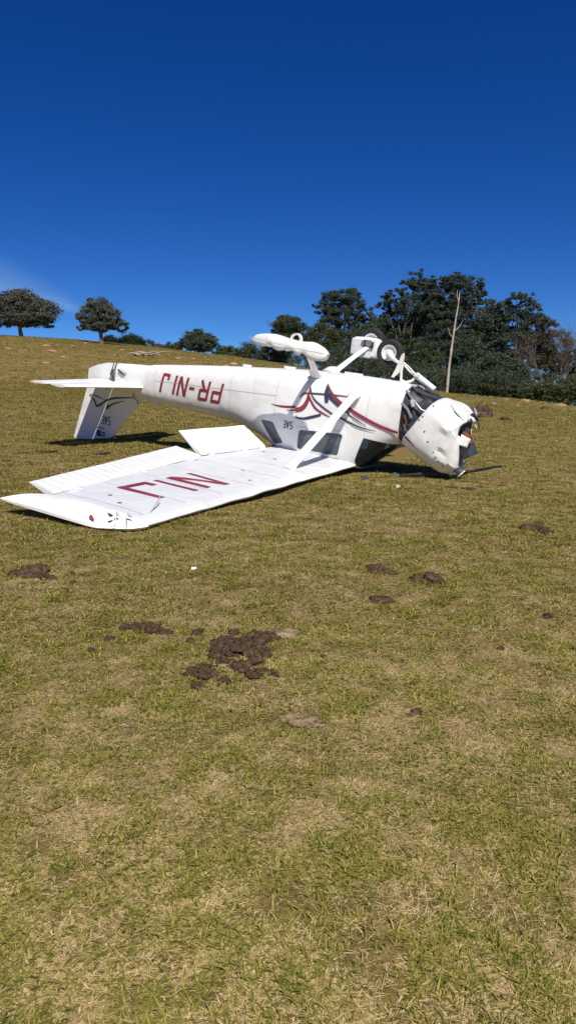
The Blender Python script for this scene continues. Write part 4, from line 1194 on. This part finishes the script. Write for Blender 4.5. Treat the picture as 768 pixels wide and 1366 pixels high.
tree('forest_tree', 'slender eucalypt with the highest feathery top', 548, 72, 357, 500, 575, 500,
     [(552, 372, 13, 12), (540, 384, 14, 12), (560, 390, 15, 13), (522, 398, 15, 12), (512, 410, 11, 13), (548, 408, 22, 15), (530, 424, 20, 16), (518, 440, 16, 16), (556, 430, 20, 18), (536, 452, 24, 18)], .16, 17000, 'leaf_dark', .3, 15, clump=.17, group=FG)
tree('forest_tree', 'broad topped eucalypt behind the bare pale trunk', 604, 70, 363, 565, 645, 500,
     [(604, 376, 22, 11), (584, 378, 18, 11), (624, 384, 16, 12), (592, 394, 22, 14), (616, 400, 22, 14), (632, 396, 10, 9), (578, 412, 18, 16), (604, 420, 26, 17), (628, 428, 16, 16), (590, 444, 24, 18), (616, 452, 24, 18)], .16, 21000, 'leaf_dark', .32, 16, clump=.17, group=FG)
tree('forest_tree', 'dark conical crowned tree right of the broad eucalypt', 686, 66, 390, 645, 735, 500,
     [(684, 402, 15, 11), (694, 398, 9, 9), (668, 412, 16, 12), (700, 416, 15, 13), (654, 424, 14, 12), (682, 430, 24, 16), (660, 444, 18, 16), (706, 440, 18, 18), (684, 460, 28, 20), (660, 474, 20, 18), (712, 468, 18, 20)], .16, 20000, 'leaf_dark', .3, 17, clump=.17, group=FG)
tree('forest_tree', 'leafy low tree filling the forest below the slender eucalypt', 552, 60, 450, 520, 590, 530, [(548, 472, 24, 18), (570, 480, 20, 20), (530, 486, 20, 18), (556, 502, 34, 18)], .15, 14000, 'leaf_mid', .2, 18, group=FG)
tree('forest_tree', 'rounded green tree directly behind the bare pale trunk', 612, 58, 450, 585, 650, 530, [(614, 468, 22, 18), (632, 484, 20, 20), (598, 490, 18, 18), (616, 508, 32, 18)], .15, 14000, 'leaf_dark', .2, 19, group=FG)
tree('forest_tree', 'shaded low tree at the foot of the conical tree', 664, 56, 470, 640, 700, 535, [(660, 490, 20, 18), (680, 498, 20, 18), (646, 506, 16, 18), (668, 516, 28, 14)], .15, 12000, 'leaf_dark', .2, 20, group=FG)
tree('forest_tree', 'brownish sparse leaved tree at right edge of the forest', 728, 58, 420, 700, 768, 520, [(722, 440, 14, 14), (708, 462, 14, 16), (736, 462, 20, 20), (752, 486, 20, 18), (724, 492, 22, 18), (770, 500, 18, 20)], .14, 9000, 'leaf_brown', .18, 21, clump=.2, group=FG)
tree('forest_tree', 'broad dark tree closing the forest past the right frame edge', 800, 58, 420, 768, 860, 520, [(800, 470, 30, 24), (780, 492, 22, 18), (830, 486, 30, 24), (800, 510, 40, 22)], .16, 12000, 'leaf_dark', .2, 22, group=FG)
tree('forest_tree', 'dark tree filling the gap between the two tall eucalypts', 574, 76, 0, 0, 0, 0, [(574, 420, 24, 20), (566, 446, 26, 22), (584, 470, 26, 22), (560, 400, 14, 14)], .17, 12000, 'leaf_dark', .25, 23, group=FG)
tree('forest_tree', 'dark tree behind the gap beside the conical tree', 646, 72, 0, 0, 0, 0, [(646, 430, 20, 18), (640, 456, 24, 22), (654, 480, 26, 22), (644, 408, 11, 12)], .17, 12000, 'leaf_dark', .25, 24, group=FG)
tree('forest_tree', 'dull green tree between open eucalypt and slender eucalypt', 500, 78, 0, 0, 0, 0, [(502, 440, 20, 18), (486, 456, 20, 20), (512, 466, 22, 22)], .17, 9000, 'leaf_mid', .25, 25, group=FG)
for k, (px, dist, bl, lm, lab) in enumerate((
        (716, 47, [(716, 522, 16, 12), (704, 526, 12, 9), (730, 524, 14, 11)], 'leaf_bush', 'sunlit green shrub at the forest edge beside tan mounds'),
        (756, 45, [(756, 520, 18, 16), (742, 526, 14, 10), (772, 524, 14, 14)], 'leaf_bush', 'bright green shrub behind the orange earth mound'),
        (690, 49, [(690, 520, 14, 10), (680, 524, 10, 8)], 'leaf_mid', 'dark shrub behind the tan mounds of the forest edge'),
        (650, 52, [(650, 514, 14, 12), (662, 518, 12, 10), (636, 518, 12, 9)], 'leaf_mid', 'dull green shrub behind the upright grey stone'),
        (612, 54, [(612, 512, 16, 12), (626, 515, 12, 9)], 'leaf_dark', 'dark shrub at the foot of the bare pale trunk'),
        (580, 55, [(578, 505, 16, 14), (566, 508, 12, 12), (594, 510, 12, 10)], 'leaf_bush', 'pale green shrub behind the nose gear strut'),
        (545, 58, [(545, 500, 20, 14), (528, 502, 16, 14)], 'leaf_mid', 'shrub hidden partly behind the nose gear'),
        (790, 44, [(790, 530, 18, 16), (810, 530, 18, 16)], 'leaf_mid', 'shrub just past the bright green shrub'))):
    bush(lab, px, dist, bl, .11, 4200, lm, 40 + k, .22, 'shrubs at the forest edge')
# tangled undergrowth along the forest foot, beyond counting
B = []
rs_ = random.Random(31)
for k in range(64):
    px = 395 + k * 7.5; p = at_dist(px, 53 + rs_.uniform(-2, 6) + max(0, 560 - px) * .08)
    B.append((p.x, p.y, p.z + .8, 1.1, 1.0, rs_.uniform(1.0, 1.7)))
und = foliage('forest_undergrowth', B, .13, 30000, M['leaf_dark'], None, 91, .3)
tag(und, 'tangled dark undergrowth along the foot of the forest', None, kind='stuff')
# bare pale trunk
p = at_dist(595, 50); s = 50 / FPX
e = empty('dead_tree', p); tag(e, 'tall bare pale trunk without leaves in front of the forest', 'tree')
mb = MB(); T = lambda x, y: Vector(((x - 595) * s, .0, (528 - y) * s * .95))
mb.tube([T(594.5, 545), T(595, 525), T(597, 490), T(600, 460), T(603, 432), T(606, 410), T(607, 396)], [.125, .10, .082, .068, .05, .033, .012], 10)
mb.build('trunk', M['palebark'], e, True)
for a, b_, c_ in (((602, 446), (609, 440), (613, 432)), ((606, 408), (604, 400), (605, 392)), ((601, 456), (596, 448), (595, 441))):
    MB().tube([T(*a), T(*b_) + Vector((0, .1, 0)), T(*c_) + Vector((0, .2, 0))], [.03, .02, .008], 6).build('branch', M['palebark'], e, True)
# leafless twiggy tree at the right edge
M['twig'] = mat('grey_brown_twig', (0.13, 0.10, 0.085), .9, var=.3)
p = at_dist(738, 52); e = empty('leafless_tree', p); tag(e, 'leafless fine twigged tree at the right edge of the forest', 'tree')
tw = MB(); rs_ = random.Random(77)
def grow(mb, p, d, l, r, lvl):
    q = p + d * l; m_ = p.lerp(q, .5) + Vector((rs_.uniform(-1, 1), rs_.uniform(-1, 1), rs_.uniform(-.4, .6))) * l * .06
    mb.tube([p, m_, q], [r, r * .8, r * .6], 5 if lvl > 1 else 7, False)
    if lvl >= 6: return
    for k in range(3 if lvl < 5 else 2):
        ax = Vector((rs_.uniform(-1, 1), rs_.uniform(-1, 1), rs_.uniform(-.15, .7)))
        grow(mb, p.lerp(q, rs_.uniform(.6, 1)), (d + ax * .62).normalized(), l * rs_.uniform(.62, .84), r * .58, lvl + 1)
s = 52 / FPX
for dx, ang in ((-6, -.18), (4, .12), (14, .34), (22, -.05)):
    grow(tw, Vector((dx * s, 0, -.3)), Vector((ang, rs_.uniform(-.1, .1), 1)).normalized(), 40 * s, .06, 1)
tw.build('trunk', M['twig'], e)

# ------------------------------------------------------------------ grass
def blades(name, seed, n, spread, lmin, lmax, width, lean, m, flatness=0.0):
    rs = random.Random(seed); mb = MB()
    for _ in range(n):
        a = rs.random() * 2 * math.pi; r = spread * math.sqrt(rs.random())
        o = Vector((math.cos(a) * r, math.sin(a) * r, -.004))
        h = rs.random() * 2 * math.pi; d = Vector((math.cos(h), math.sin(h), 0)); sd = Vector((-d.y, d.x, 0))
        l = rs.uniform(lmin, lmax); ln = rs.uniform(lean * (.88 if flatness else .55), lean); w = width * rs.uniform(.6, 1.3)
        u = d * math.sin(ln) + Vector((0, 0, 1)) * math.cos(ln)
        l2 = min(1.50, ln + rs.uniform(.2, .8)); u2 = d * math.sin(l2) + Vector((0, 0, 1)) * math.cos(l2)
        tw_ = sd * math.cos(.5) + u * .1
        p1 = o + u * l * .55; p2 = p1 + u2 * l * .45
        if flatness and p2.z < .004: p2.z = .004
        mb.add([o - tw_ * w * .5, o + tw_ * w * .5, p1 + tw_ * w * .45, p1 - tw_ * w * .45, p2], [(0, 1, 2, 3), (3, 2, 4)])
    me = bpy.data.meshes.new(name); me.from_pydata(mb.v, [], mb.f); me.materials.append(m)
    return bpy.data.objects.new(name, me)
def grass_mat(name, c0, c1, c2, trans=.25):
    m = bpy.data.materials.new(name)
    nt, p, L = nodes_of(m); N = nt.nodes.new
    at = N('ShaderNodeAttribute'); at.attribute_type = 'INSTANCER'; at.attribute_name = 'tone'
    g = N('ShaderNodeNewGeometry')
    ad = N('ShaderNodeMath'); ad.operation = 'MULTIPLY_ADD'; ad.inputs[1].default_value = .5
    L(g.outputs['Random Per Island'], ad.inputs[0])
    ha = N('ShaderNodeMath'); ha.operation = 'MULTIPLY'; ha.inputs[1].default_value = .5
    L(at.outputs['Fac'], ha.inputs[0]); L(ha.outputs[0], ad.inputs[2])
    r = N('ShaderNodeValToRGB'); cr = r.color_ramp; cr.elements.new(.5)
    for e_, pos, c in zip(cr.elements, (0.1, .5, .92), (c0, c1, c2)): e_.position = pos; e_.color = (*c, 1)
    L(ad.outputs[0], r.inputs[0]); L(r.outputs[0], p.inputs['Base Color'])
    p.inputs['Roughness'].default_value = .7; p.inputs['Specular IOR Level'].default_value = .08
    tr = N('ShaderNodeBsdfTranslucent'); L(r.outputs[0], tr.inputs[0])
    mx = N('ShaderNodeMixShader'); mx.inputs[0].default_value = trans
    L(p.outputs[0], mx.inputs[1]); L(tr.outputs[0], mx.inputs[2]); L(mx.outputs[0], nt.nodes['Material Output'].inputs[0])
    return m
M['grass_g'] = grass_mat('green_grass_blade', (0.075, 0.096, 0.014), (0.180, 0.185, 0.030), (0.40, 0.345, 0.090))
M['grass_s'] = grass_mat('dry_straw_blade', (0.22, 0.150, 0.066), (0.48, 0.355, 0.160), (0.78, 0.62, 0.33), .15)
protos = bpy.data.collections.new('grass_tufts')
kinds = [blades('tuft_a', 1, 13, .040, .022, .052, .0056, 1.15, M['grass_g']), blades('tuft_b', 2, 10, .036, .03, .070, .0062, 1.25, M['grass_g']), blades('tuft_c', 3, 16, .05, .014, .040, .0050, 1.25, M['grass_g']),
         blades('tuft_d', 4, 16, .055, .025, .065, .0036, 1.52, M['grass_s'], 1), blades('tuft_e', 5, 13, .06, .03, .075, .0042, 1.50, M['grass_s'], 1), blades('tuft_f', 6, 22, .055, .014, .045, .0038, 1.48, M['grass_s'], 1), blades('tuft_g', 7, 9, .045, .04, .095, .0050, 1.50, M['grass_s'], 1)]
for o in kinds: protos.objects.link(o)
# wing and fuselage footprints stay free of blades
def foot(pts): return [(bw(p).x, bw(p).y) for p in pts]
POLY = [foot([(LE(.3) + .03, -.3, 1.8), (LE(4.8) + .03, -4.8, 1.8), (2.12, -5.0, 1.8), (3.1, -5.0, 1.8), (3.1, -4.7, 1.8), (3.45, -2.0, 1.8), (3.45, -.3, 1.8)]),
        foot([(LE(.3), .3, 1.8), (LE(4.8), 4.9, 1.8), (3.1, 4.9, 1.8), (3.55, 2, 1.8), (3.45, .3, 1.8)]),
        foot([(1.85, -.5, 1.8), (1.85, .5, 1.8), (3.4, .45, 1.8), (3.4, -.45, 1.8)])]
def inside(x, y, poly):
    c = np.zeros(len(x), bool); n = len(poly)
    for i in range(n):
        x0, y0 = poly[i]; x1, y1 = poly[i - 1]
        c ^= ((y0 > y) != (y1 > y)) & (x < (x1 - x0) * (y - y0) / (y1 - y0 + 1e-12) + x0)
    return c
rs = np.random.RandomState(21)
PX, PY, PS = [], [], []
for r0, r1, dens, sc0, half in ((.1, 2.4, 8200, .56, 1.35), (2.4, 3.6, 5600, .64, 1.2), (3.6, 5.5, 3000, .80, 1.1), (5.5, 9, 1300, 1.05, .95), (9, 16, 480, 1.35, .85), (16, 32, 150, 2.0, .75), (32, 84, 26, 3.0, .65)):
    area = half * (r1 ** 2 - r0 ** 2); n = int(area * dens)
    r = np.sqrt(rs.rand(n) * (r1 ** 2 - r0 ** 2) + r0 ** 2); a = (rs.rand(n) * 2 - 1) * half
    PX.append(r * np.sin(a)); PY.append(r * np.cos(a)); PS.append(sc0 * (.65 + .7 * rs.rand(n)))
X = np.concatenate(PX); Y = np.concatenate(PY); S = np.concatenate(PS)
bare = vnoise(X * 2.3 + 31, Y * 2.3 + 12) * .28 + vnoise(X * 6.1, Y * 6.1 + 50) * .45 + vnoise(X * 13.7, Y * 13.7 + 8) * .27
ok = rs.rand(len(X)) < np.clip(1.30 - (bare - .5) * 4.0, .3, 1)
for poly in POLY: ok &= ~inside(X, Y, poly)
for kx, ky, kr in keepout: ok &= (X - kx) ** 2 + (Y - ky) ** 2 > kr ** 2
X, Y, S = X[ok], Y[ok], S[ok]
Z = ground(X, Y)
gr = vnoise(X * .8 + 3, Y * .8 + 9) * .14 + vnoise(X * 3.1 + 20, Y * 3.1) * .16 + vnoise(X * 9.1 + 2, Y * 9.1 + 5) * .38 + vnoise(X * 17.3 + 2, Y * 17.3 + 5) * .20 + vnoise(X * .15, Y * .15 + 40) * .12
green = rs.rand(len(X)) < np.clip(.35 + (gr - .5) * 1.4, .06, .85)
idx = np.where(green, rs.randint(0, 3, len(X)), rs.randint(3, 7, len(X)))
gme = bpy.data.meshes.new('grass')
gme.vertices.add(len(X)); gme.vertices.foreach_set('co', np.stack([X, Y, Z], 1).ravel())
def attr(nm, typ, data, key='value'):
    a = gme.attributes.new(nm, typ, 'POINT'); a.data.foreach_set(key, data)
attr('kind_index', 'INT', idx.astype(np.int32)); attr('size', 'FLOAT', S.astype(np.float32)); attr('tone', 'FLOAT', np.clip(rs.rand(len(X)) * 1.0 + (gr - .5) * .3, 0, 1).astype(np.float32))
attr('turn', 'FLOAT', (rs.rand(len(X)) * 6.283).astype(np.float32))
grass = link(bpy.data.objects.new('grass', gme))
tag(grass, 'short trampled pasture grass, green tufts mixed with dry straw', None, kind='stuff')
ng_ = bpy.data.node_groups.new('scatter_tufts', 'GeometryNodeTree')
ng_.interface.new_socket('Geometry', in_out='INPUT', socket_type='NodeSocketGeometry')
ng_.interface.new_socket('Geometry', in_out='OUTPUT', socket_type='NodeSocketGeometry')
N = ng_.nodes.new; L = ng_.links.new
gi = N('NodeGroupInput'); go = N('NodeGroupOutput')
ci = N('GeometryNodeCollectionInfo'); ci.inputs['Collection'].default_value = protos
ci.inputs['Separate Children'].default_value = True; ci.inputs['Reset Children'].default_value = True
iop = N('GeometryNodeInstanceOnPoints'); iop.inputs['Pick Instance'].default_value = True
def named(nm, typ):
    n = N('GeometryNodeInputNamedAttribute'); n.data_type = typ; n.inputs['Name'].default_value = nm; return n.outputs[0]
m2p = N('GeometryNodeMeshToPoints')
L(gi.outputs[0], m2p.inputs['Mesh']); L(m2p.outputs[0], iop.inputs['Points']); L(ci.outputs[0], iop.inputs['Instance'])
L(named('kind_index', 'INT'), iop.inputs['Instance Index'])
cx = N('ShaderNodeCombineXYZ'); L(named('turn', 'FLOAT'), cx.inputs['Z'])
L(cx.outputs[0], iop.inputs['Rotation'])
L(named('size', 'FLOAT'), iop.inputs['Scale'])
L(iop.outputs[0], go.inputs[0])
md = grass.modifiers.new('scatter', 'NODES'); md.node_group = ng_
print('grass tufts', len(X))
